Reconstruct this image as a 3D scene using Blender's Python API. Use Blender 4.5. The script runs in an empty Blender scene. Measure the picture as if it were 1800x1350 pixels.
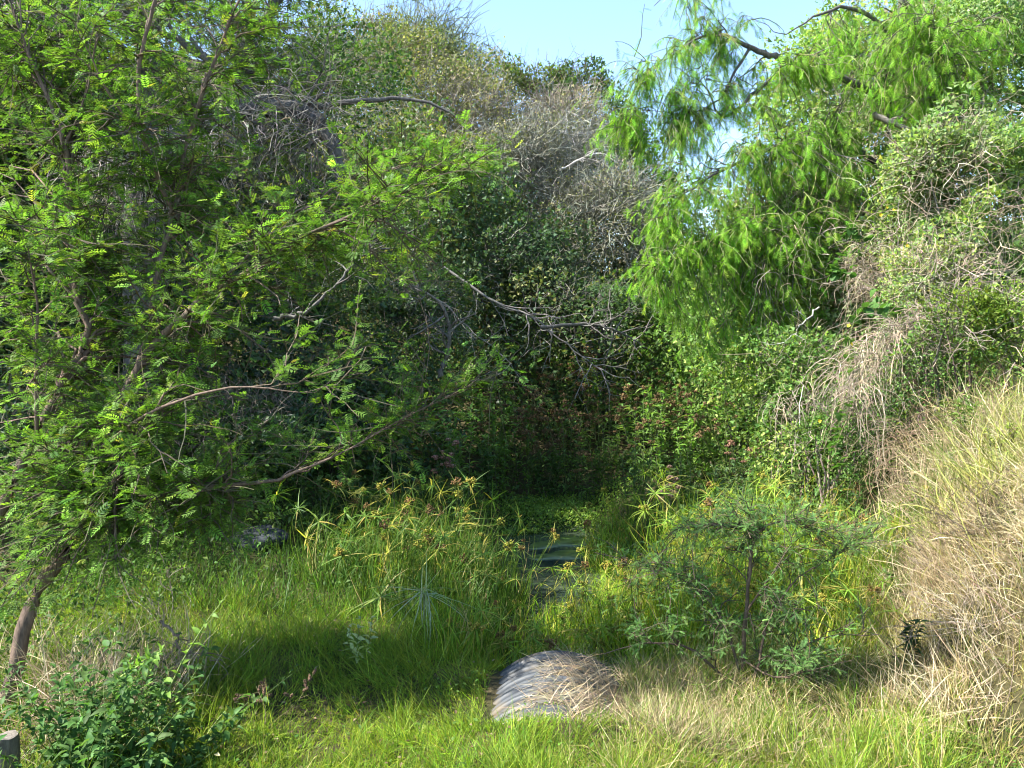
import bpy, math, random
import numpy as np

rng = np.random.default_rng(11)
random.seed(11)
scene = bpy.context.scene
COL = scene.collection
R = math.radians

# ------------------------------------------------------------------ camera
F_PX, CX, CY, PITCH = 1413.0, 900.0, 675.0, R(3.04)
EYE = np.array([0.0, 0.0, 2.5])
cam_d = bpy.data.cameras.new("camera")
cam = bpy.data.objects.new("camera", cam_d)
COL.objects.link(cam)
cam.location = EYE
cam.rotation_euler = (R(90) - PITCH, 0, 0)
cam_d.sensor_width = 36
cam_d.lens = 36 * F_PX / 1800
cam_d.clip_start, cam_d.clip_end = 0.05, 3000
scene.camera = cam

# ------------------------------------------------------------------ sky, sun, exposure
SUN_EL = R(47)
SUN_AZ = math.atan2(-1.0, -0.20)          # from the left
world = bpy.data.worlds.new("World")
scene.world = world
world.use_nodes = True
wn = world.node_tree
sky = wn.nodes.new("ShaderNodeTexSky")
sky.sky_type = 'NISHITA'
sky.sun_disc = False
sky.sun_elevation = SUN_EL
sky.sun_rotation = SUN_AZ
sky.air_density, sky.dust_density, sky.ozone_density = 1.0, 0.25, 2.4
wn.nodes["Background"].inputs[1].default_value = 0.128
wn.links.new(sky.outputs[0], wn.nodes["Background"].inputs[0])
sun_d = bpy.data.lights.new("sun", 'SUN')
sun_d.energy = 4.9
sun_d.angle = R(0.5)
sun_d.color = (1.0, 0.965, 0.90)
sun = bpy.data.objects.new("sun", sun_d)
COL.objects.link(sun)
sdir = np.array([math.sin(SUN_AZ) * math.cos(SUN_EL), math.cos(SUN_AZ) * math.cos(SUN_EL), math.sin(SUN_EL)])
from mathutils import Vector
sun.rotation_euler = Vector(-sdir).to_track_quat('-Z', 'Y').to_euler()
sun.location = (-20, -10, 30)
scene.view_settings.view_transform = 'Standard'
scene.view_settings.look = 'None'
scene.view_settings.gamma = 1
scene.view_settings.use_curve_mapping = False
scene.view_settings.exposure = 1.85
scene.cycles.filter_width = 1.1
scene.cycles.max_bounces = 6
scene.cycles.diffuse_bounces = 4
scene.cycles.transmission_bounces = 4
scene.cycles.glossy_bounces = 2

# ------------------------------------------------------------------ small maths
def P(u, v, d):
    """photo pixel and distance -> point"""
    xc, yc = (u - CX) / F_PX, -(v - CY) / F_PX
    dy = math.cos(PITCH) + yc * math.sin(PITCH)
    dz = -math.sin(PITCH) + yc * math.cos(PITCH)
    return EYE + np.array([xc, dy, dz]) * (d / dy)

def PV(u, v, d):
    u, v, d = np.asarray(u, float), np.asarray(v, float), np.asarray(d, float)
    xc, yc = (u - CX) / F_PX, -(v - CY) / F_PX
    dy = math.cos(PITCH) + yc * math.sin(PITCH)
    dz = -math.sin(PITCH) + yc * math.cos(PITCH)
    k = d / dy
    return np.stack([xc * k, dy * k, EYE[2] + dz * k], -1)

def ss(a, b, x):
    t = np.clip((np.asarray(x, float) - a) / (b - a), 0, 1)
    return t * t * (3 - 2 * t)

def norm(v):
    return v / np.maximum(np.linalg.norm(v, axis=-1, keepdims=True), 1e-9)

def rvec(n):
    return norm(rng.normal(size=(n, 3)))

class Lump:
    """cheap smooth noise: a sum of sines"""
    def __init__(self, n=9, seed=0):
        r = np.random.default_rng(seed)
        self.k = r.normal(size=(n, 3)) * r.uniform(0.6, 1.9, (n, 1))
        self.f = r.uniform(0, 6.28, n)
        self.n = n
    def __call__(self, p, s=1.0):
        return np.sin((p * s) @ self.k.T + self.f).sum(-1) / math.sqrt(self.n) / 1.2

LG = Lump(10, 3)
def softplus(x, w=0.5):
    return w * np.log1p(np.exp(np.clip(x / w, -30, 30)))

def hgt(x, y):
    x, y = np.asarray(x, float), np.asarray(y, float)
    h = 0.9 * ss(4.4, 1.0, y)
    h = h - 0.78 * np.exp(-np.abs((x - 0.65) / (0.82 + 0.1 * ss(8, 12, y))) ** 4) * ss(5.9, 7.0, y) * (1 - 0.75 * ss(13.2, 16.5, y))
    h = h - 0.2 * ss(5.6, 7.5, y) * np.exp(-((x - 0.6) / 3.2) ** 2) * (1 - ss(16, 22, y))
    h = h + 0.25 * ss(5.25, 4.55, y) * np.exp(-((x - 0.35) / 1.3) ** 2) * ss(1, 3, y)
    h = h + 1.3 * ss(1.8, 5.5, -x) * ss(7.5, 11, y) + 3.5 * ss(4.5, 13, -x) * ss(5, 10, y)
    xr = 3.45 + 0.30 * np.clip(y - 7, -.5, 3.2) + 0.12 * np.maximum(y - 10.2, 0)
    t = softplus(x - xr, 0.12)
    h = h + np.minimum(1.72 * (1 - np.exp(-2.1 * t)) + 0.12 * t + 0.5 * softplus(x - xr - 2.3, 0.4), 3.9) * ss(3.5, 6.0, y + 0.3 * x)
    xv = 4.6 + 0.05 * (y - 20)
    gap = 1 - np.exp(-((x - xv) / 3.0) ** 2)
    h = h + 9.0 * ss(15.5, 34, y) * (0.13 + 0.87 * gap) * (1 - 0.62 * ss(5.5, 9.5, x)) * (1 - 0.6 * ss(60, 120, y))
    p = np.stack([x, y, 0 * x], -1)
    return h + 0.035 * LG(p, 1.3) * ss(0, 4, y) + 0.12 * LG(p, 0.35) * ss(9, 16, y)

def frames(D, U):
    Y = norm(D)
    X = np.cross(Y, U)
    bad = np.linalg.norm(X, axis=-1) < 1e-4
    if bad.any():
        X[bad] = np.cross(Y[bad], np.array([0.31, 0.67, 0.2]))
    X = norm(X)
    Z = np.cross(X, Y)
    return np.stack([X, Y, Z], -1)

def jit(col, n, light=0.22, hue=0.08):
    """n colours scattered round one base colour"""
    c = np.asarray(col, float)
    c = np.broadcast_to(c, (n, 3)).copy()
    c *= np.exp(rng.normal(0, light, (n, 1)))
    c *= np.exp(rng.normal(0, hue, (n, 3)))
    return np.clip(c, 0.004, 0.85)

def pick(cols, w, n, light=0.22, hue=0.08):
    cols = np.asarray(cols, float)
    w = np.asarray(w, float)
    i = rng.choice(len(cols), n, p=w / w.sum())
    return jit(cols[i], n, light, hue)

# ------------------------------------------------------------------ mesh builder
NTRI = [0]
class MB:
    def __init__(self):
        self.V, self.T, self.C, self.n = [], [], [], 0
    def add(self, v, t, c):
        v = np.asarray(v, float).reshape(-1, 3)
        t = np.asarray(t, int).reshape(-1, 3)
        c = np.asarray(c, float)
        c = np.broadcast_to(c, v.shape) if c.ndim == 1 else c.reshape(-1, 3)
        self.V.append(v); self.T.append(t + self.n); self.C.append(c); self.n += len(v)
    def stamp(self, T, pos, rot, scale, col):
        n = len(pos)
        if n == 0:
            return
        scale = np.asarray(scale, float)
        if scale.ndim == 0: scale = np.full((n, 3), float(scale))
        if scale.ndim == 1: scale = np.repeat(scale[:, None], 3, 1)
        tv, tt, tw, tf = T
        v = np.einsum('nij,nkj->nki', rot, tv[None] * scale[:, None, :]) + pos[:, None, :]
        c = col[:, None, :] * (1 - tw)[None, :, None] + tf[None] * tw[None, :, None]
        k = len(tv)
        t = tt[None] + (np.arange(n) * k)[:, None, None]
        self.add(v, t, c)
    def tubes(self, paths, rad, sides, col):
        N, k, _ = paths.shape
        if N == 0:
            return
        tg = np.gradient(paths, axis=1)
        tg = norm(tg)
        ref = np.where((np.abs(tg[..., 2:3]) > 0.9), np.array([1.0, 0.1, 0]), np.array([0.0, 0.05, 1.0]))
        A = norm(np.cross(tg, ref)); B = np.cross(tg, A)
        a = np.arange(sides) * 2 * math.pi / sides
        v = (paths[:, :, None, :] + rad[:, :, None, None] *
             (A[:, :, None, :] * np.cos(a)[None, None, :, None] + B[:, :, None, :] * np.sin(a)[None, None, :, None]))
        i = np.arange(k - 1)[:, None] * sides; j = np.arange(sides)[None]; j2 = (j + 1) % sides
        q = np.stack([i + j, i + j2, i + sides + j2, i + sides + j], -1).reshape(-1, 4)
        t = np.concatenate([q[:, [0, 1, 2]], q[:, [0, 2, 3]]])
        t = t[None] + (np.arange(N) * k * sides)[:, None, None]
        col = np.asarray(col, float)
        c = np.broadcast_to(col[:, None, :] if col.ndim == 2 else col, (N, k * sides, 3))
        self.add(v, t, c)
    def ribbons(self, paths, rad, col):
        """hair-thin twigs: one narrow strip each, turned at random"""
        N, k, _ = paths.shape
        if N == 0:
            return
        tg = norm(np.gradient(paths, axis=1))
        A = norm(np.cross(tg, rvec(N)[:, None, :]))
        v = np.stack([paths - A * rad[..., None] * 1.25, paths + A * rad[..., None] * 1.25], 2)
        i = np.arange(k - 1) * 2
        t = np.concatenate([np.stack([i, i + 1, i + 3], -1), np.stack([i, i + 3, i + 2], -1)])
        t = t[None] + (np.arange(N) * k * 2)[:, None, None]
        col = np.asarray(col, float)
        self.add(v, t, np.broadcast_to(col[:, None, :] if col.ndim == 2 else col, (N, k * 2, 3)))
    def mesh(self, name, mat, loc=(0, 0, 0), smooth=False):
        me = bpy.data.meshes.new(name)
        V = np.concatenate(self.V) - np.asarray(loc, float)
        T = np.concatenate(self.T); C = np.concatenate(self.C)
        me.vertices.add(len(V)); me.vertices.foreach_set("co", V.astype(np.float32).ravel())
        me.loops.add(T.size); me.loops.foreach_set("vertex_index", T.astype(np.int32).ravel())
        me.polygons.add(len(T)); me.polygons.foreach_set("loop_start", np.arange(0, T.size, 3, dtype=np.int32))
        if smooth: me.polygons.foreach_set("use_smooth", np.ones(len(T), bool))
        at = me.attributes.new("tint", 'FLOAT_COLOR', 'POINT')
        at.data.foreach_set("color", np.concatenate([C, np.ones((len(C), 1))], 1).astype(np.float32).ravel())
        me.materials.append(mat)
        me.update(calc_edges=True)
        NTRI[0] += len(T)
        return me
    def build(self, name, mat, parent=None, loc=None, smooth=False):
        if loc is None:
            loc = parent['_o'] if parent is not None else (0, 0, 0)
        me = self.mesh(name, mat, loc, smooth)
        o = bpy.data.objects.new(name, me); COL.objects.link(o)
        if parent is not None: o.parent = parent
        else: o.location = loc
        return o

class Base(dict): pass
BASES = []
def thing(name, label, cat, loc, group=None):
    o = bpy.data.objects.new(name, None); COL.objects.link(o)
    o.location = tuple(float(a) for a in loc)
    o.empty_display_size = 0.1
    o['label'] = label; o['category'] = cat
    if group: o['group'] = group
    o['_o'] = [float(a) for a in loc]
    BASES.append(o)
    return o

def tag(o, label, cat, group=None, kind=None):
    if label: o['label'] = label
    if cat: o['category'] = cat
    if group: o['group'] = group
    if kind: o['kind'] = kind
    return o

def dup(root, loc, rotz=0.0, s=1.0, label=None):
    r = root.copy(); COL.objects.link(r)
    r.location = tuple(loc); r.rotation_euler = (0, 0, rotz); r.scale = (s, s, s)
    if label: r['label'] = label
    for ch in root.children:
        c = ch.copy(); COL.objects.link(c); c.parent = r
        for g in ch.children:
            d = g.copy(); COL.objects.link(d); d.parent = c
    return r

def child(name, me, parent, M=None):
    o = bpy.data.objects.new(name, me); COL.objects.link(o); o.parent = parent
    if M is not None: o.matrix_local = M
    return o

from mathutils import Matrix
def mat4(pos, rot, s):
    m = Matrix([[rot[i][j] * s for j in range(3)] + [pos[i]] for i in range(3)] + [[0, 0, 0, 1]])
    return m

# ------------------------------------------------------------------ materials
def nodes_of(name):
    m = bpy.data.materials.new(name); m.use_nodes = True
    nt = m.node_tree; nt.nodes.clear()
    out = nt.nodes.new("ShaderNodeOutputMaterial")
    return m, nt, out

def leaf_mat(name, trans=0.42, rough=0.55, spec=0.16, tgain=(1.25, 1.38, 0.58)):
    m, nt, out = nodes_of(name)
    N = nt.nodes.new; L = nt.links.new
    at = N("ShaderNodeAttribute"); at.attribute_name = "tint"
    geo = N("ShaderNodeNewGeometry")
    nz = N("ShaderNodeTexNoise"); nz.inputs["Scale"].default_value = 45; nz.inputs["Detail"].default_value = 2
    L(geo.outputs["Position"], nz.inputs["Vector"])
    mr = N("ShaderNodeMapRange"); mr.inputs[1].default_value = 0.3; mr.inputs[2].default_value = 0.7
    mr.inputs[3].default_value = 0.75; mr.inputs[4].default_value = 1.25
    L(nz.outputs["Fac"], mr.inputs[0])
    mul = N("ShaderNodeVectorMath"); mul.operation = 'SCALE'
    L(at.outputs["Color"], mul.inputs[0]); L(mr.outputs[0], mul.inputs["Scale"])
    pb = N("ShaderNodeBsdfPrincipled")
    pb.inputs["Roughness"].default_value = rough
    pb.inputs["Specular IOR Level"].default_value = spec
    L(mul.outputs[0], pb.inputs["Base Color"])
    tr = N("ShaderNodeBsdfTranslucent")
    m2 = N("ShaderNodeVectorMath"); m2.operation = 'MULTIPLY'; m2.inputs[1].default_value = tgain
    L(mul.outputs[0], m2.inputs[0]); L(m2.outputs[0], tr.inputs["Color"])
    mx = N("ShaderNodeMixShader"); mx.inputs[0].default_value = trans
    L(pb.outputs[0], mx.inputs[1]); L(tr.outputs[0], mx.inputs[2]); L(mx.outputs[0], out.inputs[0])
    return m

def bark_mat(name, scale=30.0, bump=0.5, rough=0.85):
    m, nt, out = nodes_of(name)
    N = nt.nodes.new; L = nt.links.new
    at = N("ShaderNodeAttribute"); at.attribute_name = "tint"
    tc = N("ShaderNodeTexCoord")
    mp = N("ShaderNodeMapping"); mp.inputs["Scale"].default_value = (1, 1, 0.22)
    L(tc.outputs["Object"], mp.inputs[0])
    nz = N("ShaderNodeTexNoise"); nz.inputs["Scale"].default_value = scale; nz.inputs["Detail"].default_value = 6
    nz.inputs["Roughness"].default_value = 0.7
    L(mp.outputs[0], nz.inputs["Vector"])
    mr = N("ShaderNodeMapRange"); mr.inputs[1].default_value = 0.3; mr.inputs[2].default_value = 0.72
    mr.inputs[3].default_value = 0.35; mr.inputs[4].default_value = 1.45
    L(nz.outputs["Fac"], mr.inputs[0])
    mul = N("ShaderNodeVectorMath"); mul.operation = 'SCALE'
    L(at.outputs["Color"], mul.inputs[0]); L(mr.outputs[0], mul.inputs["Scale"])
    pb = N("ShaderNodeBsdfPrincipled"); pb.inputs["Roughness"].default_value = rough
    pb.inputs["Specular IOR Level"].default_value = 0.2
    L(mul.outputs[0], pb.inputs["Base Color"])
    bp = N("ShaderNodeBump"); bp.inputs["Strength"].default_value = bump; bp.inputs["Distance"].default_value = 0.02
    L(nz.outputs["Fac"], bp.inputs["Height"]); L(bp.outputs[0], pb.inputs["Normal"])
    L(pb.outputs[0], out.inputs[0])
    return m

M_LEAF = leaf_mat("leaf_green")
M_SOFT = leaf_mat("leaf_feathery", 0.5, 0.6, 0.12)
M_DARK = leaf_mat("leaf_leathery", 0.3, 0.45, 0.3)
M_GRASS = leaf_mat("grass_blade", 0.42, 0.5, 0.2)
M_STRAW = leaf_mat("straw", 0.25, 0.6, 0.25, (1.05, 1.0, 0.85))
M_BARK = bark_mat("bark")
M_TWIG = bark_mat("twig_bark", 60, 0.2)
M_STEM = leaf_mat("green_stem", 0.1, 0.5, 0.3)

# ------------------------------------------------------------------ templates (verts, tris, weight of fixed colour, fixed colour)
def tpl(v, t, w=None, f=None):
    v = np.asarray(v, float); k = len(v)
    return (v, np.asarray(t, int), np.zeros(k) if w is None else np.asarray(w, float),
            np.zeros((k, 3)) if f is None else np.asarray(f, float))

def leaf_simple(w=0.5, fold=0.1, droop=0.08):
    return tpl([(0, 0, 0), (w / 2, .45, fold), (0, 1, -droop), (-w / 2, .45, fold)], [(0, 1, 2), (0, 2, 3)])

def leaf_ovate(w=0.55, fold=0.09, droop=0.2, cordate=False):
    b = -0.12 if cordate else 0.0
    v = [(0, 0, 0), (w * .38, .12 + b, fold * .7), (w * .5, .36, fold), (w * .3, .7, fold * .5 - droop * .4),
         (0, 1, -droop), (-w * .3, .7, fold * .5 - droop * .4), (-w * .5, .36, fold), (-w * .38, .12 + b, fold * .7),
         (0, .36, 0), (0, .7, -droop * .4)]
    t = [(0, 1, 8), (1, 2, 8), (8, 2, 9), (2, 3, 9), (9, 3, 4), (0, 8, 7), (7, 8, 6), (8, 9, 6), (6, 9, 5), (9, 4, 5)]
    return tpl(v, t)

def pinnate(pairs=6, ll=0.34, lw=0.09, ang=58, start=0.12, bend=0.12, seed=0, one=False):
    r = np.random.default_rng(seed)
    v, t = [], []
    def z(y): return -bend * y * y
    rw = 0.008
    v += [(-rw, 0, 0), (rw, 0, 0), (0, 1, z(1))]; t += [(0, 1, 2)]
    for i in range(pairs):
        y = start + (0.97 - start) * i / (pairs - 1)
        k = ll * (0.75 + 0.5 * math.sin(math.pi * (0.15 + 0.75 * i / (pairs - 1)))) * r.uniform(.85, 1.1)
        for s in (-1, 1):
            a = R(ang + r.uniform(-9, 9))
            dx, dy = s * math.sin(a), math.cos(a)
            nx, ny = -dy, dx
            b = len(v); zz = z(y); up = r.uniform(-.05, .1) * 1
            w = lw * .5
            if one:
                v += [(0, y - w * .6, zz), (0, y + w * .6, zz), (dx * k, y + dy * k, zz + up * k)]
                t += [(b, b + 1, b + 2)]
            else:
                v += [(0, y, zz), (dx * k * .5 + nx * w, y + dy * k * .5 + ny * w, zz + .02),
                      (dx * k, y + dy * k, zz + up * k - .02), (dx * k * .5 - nx * w, y + dy * k * .5 - ny * w, zz + .02)]
                t += [(b, b + 1, b + 2), (b, b + 2, b + 3)]
    return tpl(v, t)

def blade(segs=3, bend=0.5, w0=1.0, twist=0.0):
    """unit blade: grows along +Y, bends towards -Z; width scaled separately (x)"""
    v, t = [], []
    a, y, z = 0.0, 0.0, 0.0
    for i in range(segs + 1):
        f = i / segs
        w = w0 * (1 - f ** 1.6) * 0.5 + 0.02
        if i < segs: v += [(-w, y, z), (w, y, z)]
        else: v += [(0, y, z)]
        a += bend / segs * (0.6 + 0.9 * f)
        y += math.cos(a) / segs; z -= math.sin(a) / segs
    for i in range(segs - 1):
        b = 2 * i; t += [(b, b + 1, b + 3), (b, b + 3, b + 2)]
    b = 2 * (segs - 1); t += [(b, b + 1, b + 2)]
    return tpl(v, t)

def blob(flat=1.0):
    v = [(1, 0, 0), (-1, 0, 0), (0, 1, 0), (0, -1, 0), (0, 0, flat), (0, 0, -flat)]
    t = [(0, 2, 4), (2, 1, 4), (1, 3, 4), (3, 0, 4), (2, 0, 5), (1, 2, 5), (3, 1, 5), (0, 3, 5)]
    return tpl(v, t)

T_LEAF = [leaf_simple(.5, .1, .1), leaf_simple(.42, .05, .2), leaf_simple(.6, .14, .05)]
def leaf_far(w=.55, seed=0):
    r = np.random.default_rng(seed)
    return tpl([(-w * .42, .12, 0), (w * .5, .38, .1), (0, 1, -.08)], [(0, 1, 2)])
T_FAR = [leaf_far(.75, 1), leaf_far(-.75, 2), leaf_far(.6, 3)]
T_NARROW = [leaf_simple(.22, .05, .12), leaf_simple(.18, .03, .3)]
T_OVATE = [leaf_ovate(.5, .09, .2), leaf_ovate(.42, .12, .35), leaf_ovate(.58, .06, .1)]
T_ACACIA = [pinnate(6, .36, .13, 58, .14, .10, 1), pinnate(5, .38, .20, 54, .16, -.05, 2, True), pinnate(6, .33, .12, 64, .12, .22, 3)]
T_MESQ = [pinnate(6, .36, .15, 44, .08, .25, 4, True), pinnate(6, .38, .15, 38, .1, .1, 5, True)]
T_FERN = [pinnate(8, .2, .11, 70, .1, .1, 6, True), pinnate(9, .18, .1, 66, .1, .25, 7, True)]
T_BLADE3 = [blade(3, b) for b in (0.15, 0.5, 0.9, 1.5)]
T_BLADE2 = [blade(2, b) for b in (0.2, 0.7, 1.3)]
T_BLADE5 = [blade(5, b) for b in (0.3, 0.9, 1.6, 2.2)]
T_BLOB = blob()

def stamp_mix(mb, Ts, pos, rot, scale, col):
    n = len(pos)
    if n == 0: return
    i = rng.integers(0, len(Ts), n)
    scale = np.asarray(scale, float)
    if scale.ndim == 0: scale = np.full(n, float(scale))
    for k in range(len(Ts)):
        m = i == k
        mb.stamp(Ts[k], pos[m], rot[m], scale[m], col[m])

# ------------------------------------------------------------------ branches
def walk(start, d, L, k, wob=0.2, droop=0.0):
    n = len(start)
    L = np.broadcast_to(np.asarray(L, float), (n,))
    out = np.empty((n, k, 3)); out[:, 0] = start
    d = norm(d)
    for i in range(1, k):
        d = norm(d + rng.normal(0, wob, (n, 3)) + np.array([0, 0, -droop]))
        out[:, i] = out[:, i - 1] + d * (L / (k - 1))[:, None]
    return out

def on_paths(paths, n, lo=0.2, hi=1.0):
    N, k, _ = paths.shape
    i = rng.integers(0, N, n)
    t = rng.uniform(lo, hi, n) * (k - 1)
    a = np.minimum(t.astype(int), k - 2); f = (t - a)[:, None]
    p = paths[i, a] * (1 - f) + paths[i, a + 1] * f
    return p, norm(paths[i, a + 1] - paths[i, a]), i, t / (k - 1)

def smooth_path(pts, k=16, noise=0.0):
    """hand-placed points (x,y,z,r) -> k points along a Catmull-Rom curve"""
    pts = np.asarray(pts, float)
    n = len(pts)
    q = np.vstack([2 * pts[0] - pts[1], pts, 2 * pts[-1] - pts[-2]])
    out = []
    for s in np.linspace(0, n - 1 - 1e-6, k):
        i = int(s); f = s - i
        p0, p1, p2, p3 = q[i], q[i + 1], q[i + 2], q[i + 3]
        out.append(0.5 * (2 * p1 + (p2 - p0) * f + (2 * p0 - 5 * p1 + 4 * p2 - p3) * f * f + (3 * p1 - p0 - 3 * p2 + p3) * f ** 3))
    out = np.array(out)
    out[1:-1, :3] += rng.normal(0, noise, (k - 2, 3))
    return out[:, :3], np.maximum(out[:, 3], 0.0015)

def limb_uv(lst, k=16, noise=0.0):
    return smooth_path([list(P(u, v, d)) + [r] for u, v, d, r in lst], k, noise)

def sub_branches(limbs, centres, rad=0.012, k=7, wob=0.05, sag=0.0, lo=0.25):
    """one curved branch from the nearest suitable limb point to each clump centre"""
    pts = np.concatenate([p[int(len(p) * lo):] for p, r in limbs])
    rr = np.concatenate([r[int(len(r) * lo):] for p, r in limbs])
    tg = np.concatenate([norm(np.gradient(p, axis=0))[int(len(p) * lo):] for p, r in limbs])
    n = len(centres)
    out = np.empty((n, k, 3)); rads = np.empty((n, k))
    for i, c in enumerate(centres):
        d = c - pts; dist = np.linalg.norm(d, axis=1)
        cost = dist * (1.35 - 0.5 * (norm(d) * tg).sum(1)) + rng.uniform(0, .25, len(pts))
        j = int(np.argmin(cost))
        p0 = pts[j]; L = dist[j]
        p1 = p0 + tg[j] * L * 0.4 + rng.normal(0, wob, 3) * L
        t = np.linspace(0, 1, k)[:, None]
        q = (1 - t) ** 2 * p0 + 2 * t * (1 - t) * p1 + t * t * c
        q[:, 2] -= sag * (t[:, 0] ** 2) * L
        q[1:-1] += rng.normal(0, 0.012, (k - 2, 3)) * max(L, .2) * 2
        out[i] = q
        r0 = min(rr[j] * 0.6, rad * (0.5 + L))
        rads[i] = np.linspace(r0, 0.003, k)
    return out, rads

def blobs_pts(blobs, n):
    w = np.array([b[4] for b in blobs], float)
    i = rng.choice(len(blobs), n, p=w / w.sum())
    b = np.array(blobs)[i]
    a = rng.uniform(0, 2 * math.pi, n); q = np.sqrt(rng.uniform(0, 1, n))
    return PV(b[:, 0] + np.cos(a) * q * b[:, 2], b[:, 1] + np.sin(a) * q * b[:, 3], rng.uniform(b[:, 5], b[:, 6]))
#@@SETTING@@
# ------------------------------------------------------------------ the ground
def grid_mesh(name, xs, ys, hf, mat):
    X, Y = np.meshgrid(xs, ys)
    Z = hf(X.ravel(), Y.ravel())
    v = np.stack([X.ravel(), Y.ravel(), Z], -1)
    nx, ny = len(xs), len(ys)
    i = (np.arange(ny - 1)[:, None] * nx + np.arange(nx - 1)[None]).ravel()
    t = np.concatenate([np.stack([i, i + 1, i + nx + 1], -1), np.stack([i, i + nx + 1, i + nx], -1)])
    mb = MB(); mb.add(v, t, np.array([.2, .15, .1]))
    return mb.build(name, mat, smooth=True)

def soil_mat():
    m, nt, out = nodes_of("soil")
    N = nt.nodes.new; L = nt.links.new
    geo = N("ShaderNodeNewGeometry")
    n1 = N("ShaderNodeTexNoise"); n1.inputs["Scale"].default_value = 1.1; n1.inputs["Detail"].default_value = 6
    n2 = N("ShaderNodeTexNoise"); n2.inputs["Scale"].default_value = 26; n2.inputs["Detail"].default_value = 8
    n2.inputs["Roughness"].default_value = 0.75
    L(geo.outputs["Position"], n1.inputs["Vector"]); L(geo.outputs["Position"], n2.inputs["Vector"])
    r1 = N("ShaderNodeValToRGB")
    e = r1.color_ramp.elements
    e[0].position, e[0].color = .35, (.030, .036, .012, 1)
    e[1].position, e[1].color = .66, (.105, .082, .042, 1)
    L(n1.outputs["Fac"], r1.inputs[0])
    mr = N("ShaderNodeMapRange"); mr.inputs[1].default_value = .3; mr.inputs[2].default_value = .7
    mr.inputs[3].default_value = .5; mr.inputs[4].default_value = 1.4
    L(n2.outputs["Fac"], mr.inputs[0])
    mul = N("ShaderNodeVectorMath"); mul.operation = 'SCALE'
    L(r1.outputs[0], mul.inputs[0]); L(mr.outputs[0], mul.inputs["Scale"])
    pb = N("ShaderNodeBsdfPrincipled"); pb.inputs["Roughness"].default_value = .95
    pb.inputs["Specular IOR Level"].default_value = .1
    L(mul.outputs[0], pb.inputs["Base Color"])
    bp = N("ShaderNodeBump"); bp.inputs["Strength"].default_value = .7; bp.inputs["Distance"].default_value = .04
    L(n2.outputs["Fac"], bp.inputs["Height"]); L(bp.outputs[0], pb.inputs["Normal"])
    L(pb.outputs[0], out.inputs[0])
    return m
xs = np.concatenate([[-600, -250, -120, -70, -45], np.arange(-32, -9, 1.0), np.arange(-9, 10, .22), np.arange(10, 33, 1.0), [45, 70, 120, 250, 600]])
ys = np.concatenate([[-300, -120, -50, -20, -8, -3], np.arange(0, 20, .22), np.arange(20, 48, 1.0), [55, 70, 100, 160, 300, 700, 1200]])
g = grid_mesh("ground", xs, ys, hgt, soil_mat())
g['kind'] = 'structure'

# the creek
WZ = -0.60
def water_mat():
    m, nt, out = nodes_of("creek_water")
    N = nt.nodes.new; L = nt.links.new
    geo = N("ShaderNodeNewGeometry")
    n1 = N("ShaderNodeTexNoise"); n1.inputs["Scale"].default_value = 2.2; n1.inputs["Detail"].default_value = 4
    L(geo.outputs["Position"], n1.inputs["Vector"])
    r1 = N("ShaderNodeValToRGB"); e = r1.color_ramp.elements
    e[0].position, e[0].color = .38, (.022, .034, .026, 1)
    e[1].position, e[1].color = .66, (.085, .105, .055, 1)
    L(n1.outputs["Fac"], r1.inputs[0])
    pb = N("ShaderNodeBsdfPrincipled"); pb.inputs["Roughness"].default_value = .06
    pb.inputs["IOR"].default_value = 1.33
    L(r1.outputs[0], pb.inputs["Base Color"])
    n2 = N("ShaderNodeTexNoise"); n2.inputs["Scale"].default_value = 9; n2.inputs["Detail"].default_value = 3
    L(geo.outputs["Position"], n2.inputs["Vector"])
    bp = N("ShaderNodeBump"); bp.inputs["Strength"].default_value = .12; bp.inputs["Distance"].default_value = .02
    L(n2.outputs["Fac"], bp.inputs["Height"]); L(bp.outputs[0], pb.inputs["Normal"])
    L(pb.outputs[0], out.inputs[0])
    return m
w = grid_mesh("water", np.linspace(-2.2, 3.4, 12), np.linspace(6.0, 15.5, 18), lambda x, y: np.full(len(x), WZ), water_mat())
w['kind'] = 'structure'

def algae_mat():
    m, nt, out = nodes_of("algae")
    N = nt.nodes.new; L = nt.links.new
    geo = N("ShaderNodeNewGeometry")
    mp = N("ShaderNodeMapping"); mp.inputs["Scale"].default_value = (1.0, 3.0, 1.0); mp.inputs["Rotation"].default_value = (0, 0, .25)
    L(geo.outputs["Position"], mp.inputs[0])
    n1 = N("ShaderNodeTexNoise"); n1.inputs["Scale"].default_value = 5; n1.inputs["Detail"].default_value = 8
    L(mp.outputs[0], n1.inputs["Vector"])
    r1 = N("ShaderNodeValToRGB"); e = r1.color_ramp.elements
    e[0].position, e[0].color = .35, (.05, .085, .012, 1)
    e[1].position, e[1].color = .65, (.17, .21, .07, 1)
    L(n1.outputs["Fac"], r1.inputs[0])
    pb = N("ShaderNodeBsdfPrincipled"); pb.inputs["Roughness"].default_value = .3
    L(r1.outputs[0], pb.inputs["Base Color"])
    bp = N("ShaderNodeBump"); bp.inputs["Strength"].default_value = .4; bp.inputs["Distance"].default_value = .01
    L(n1.outputs["Fac"], bp.inputs["Height"]); L(bp.outputs[0], pb.inputs["Normal"])
    L(pb.outputs[0], out.inputs[0])
    return m
M_ALGAE = algae_mat()
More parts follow.
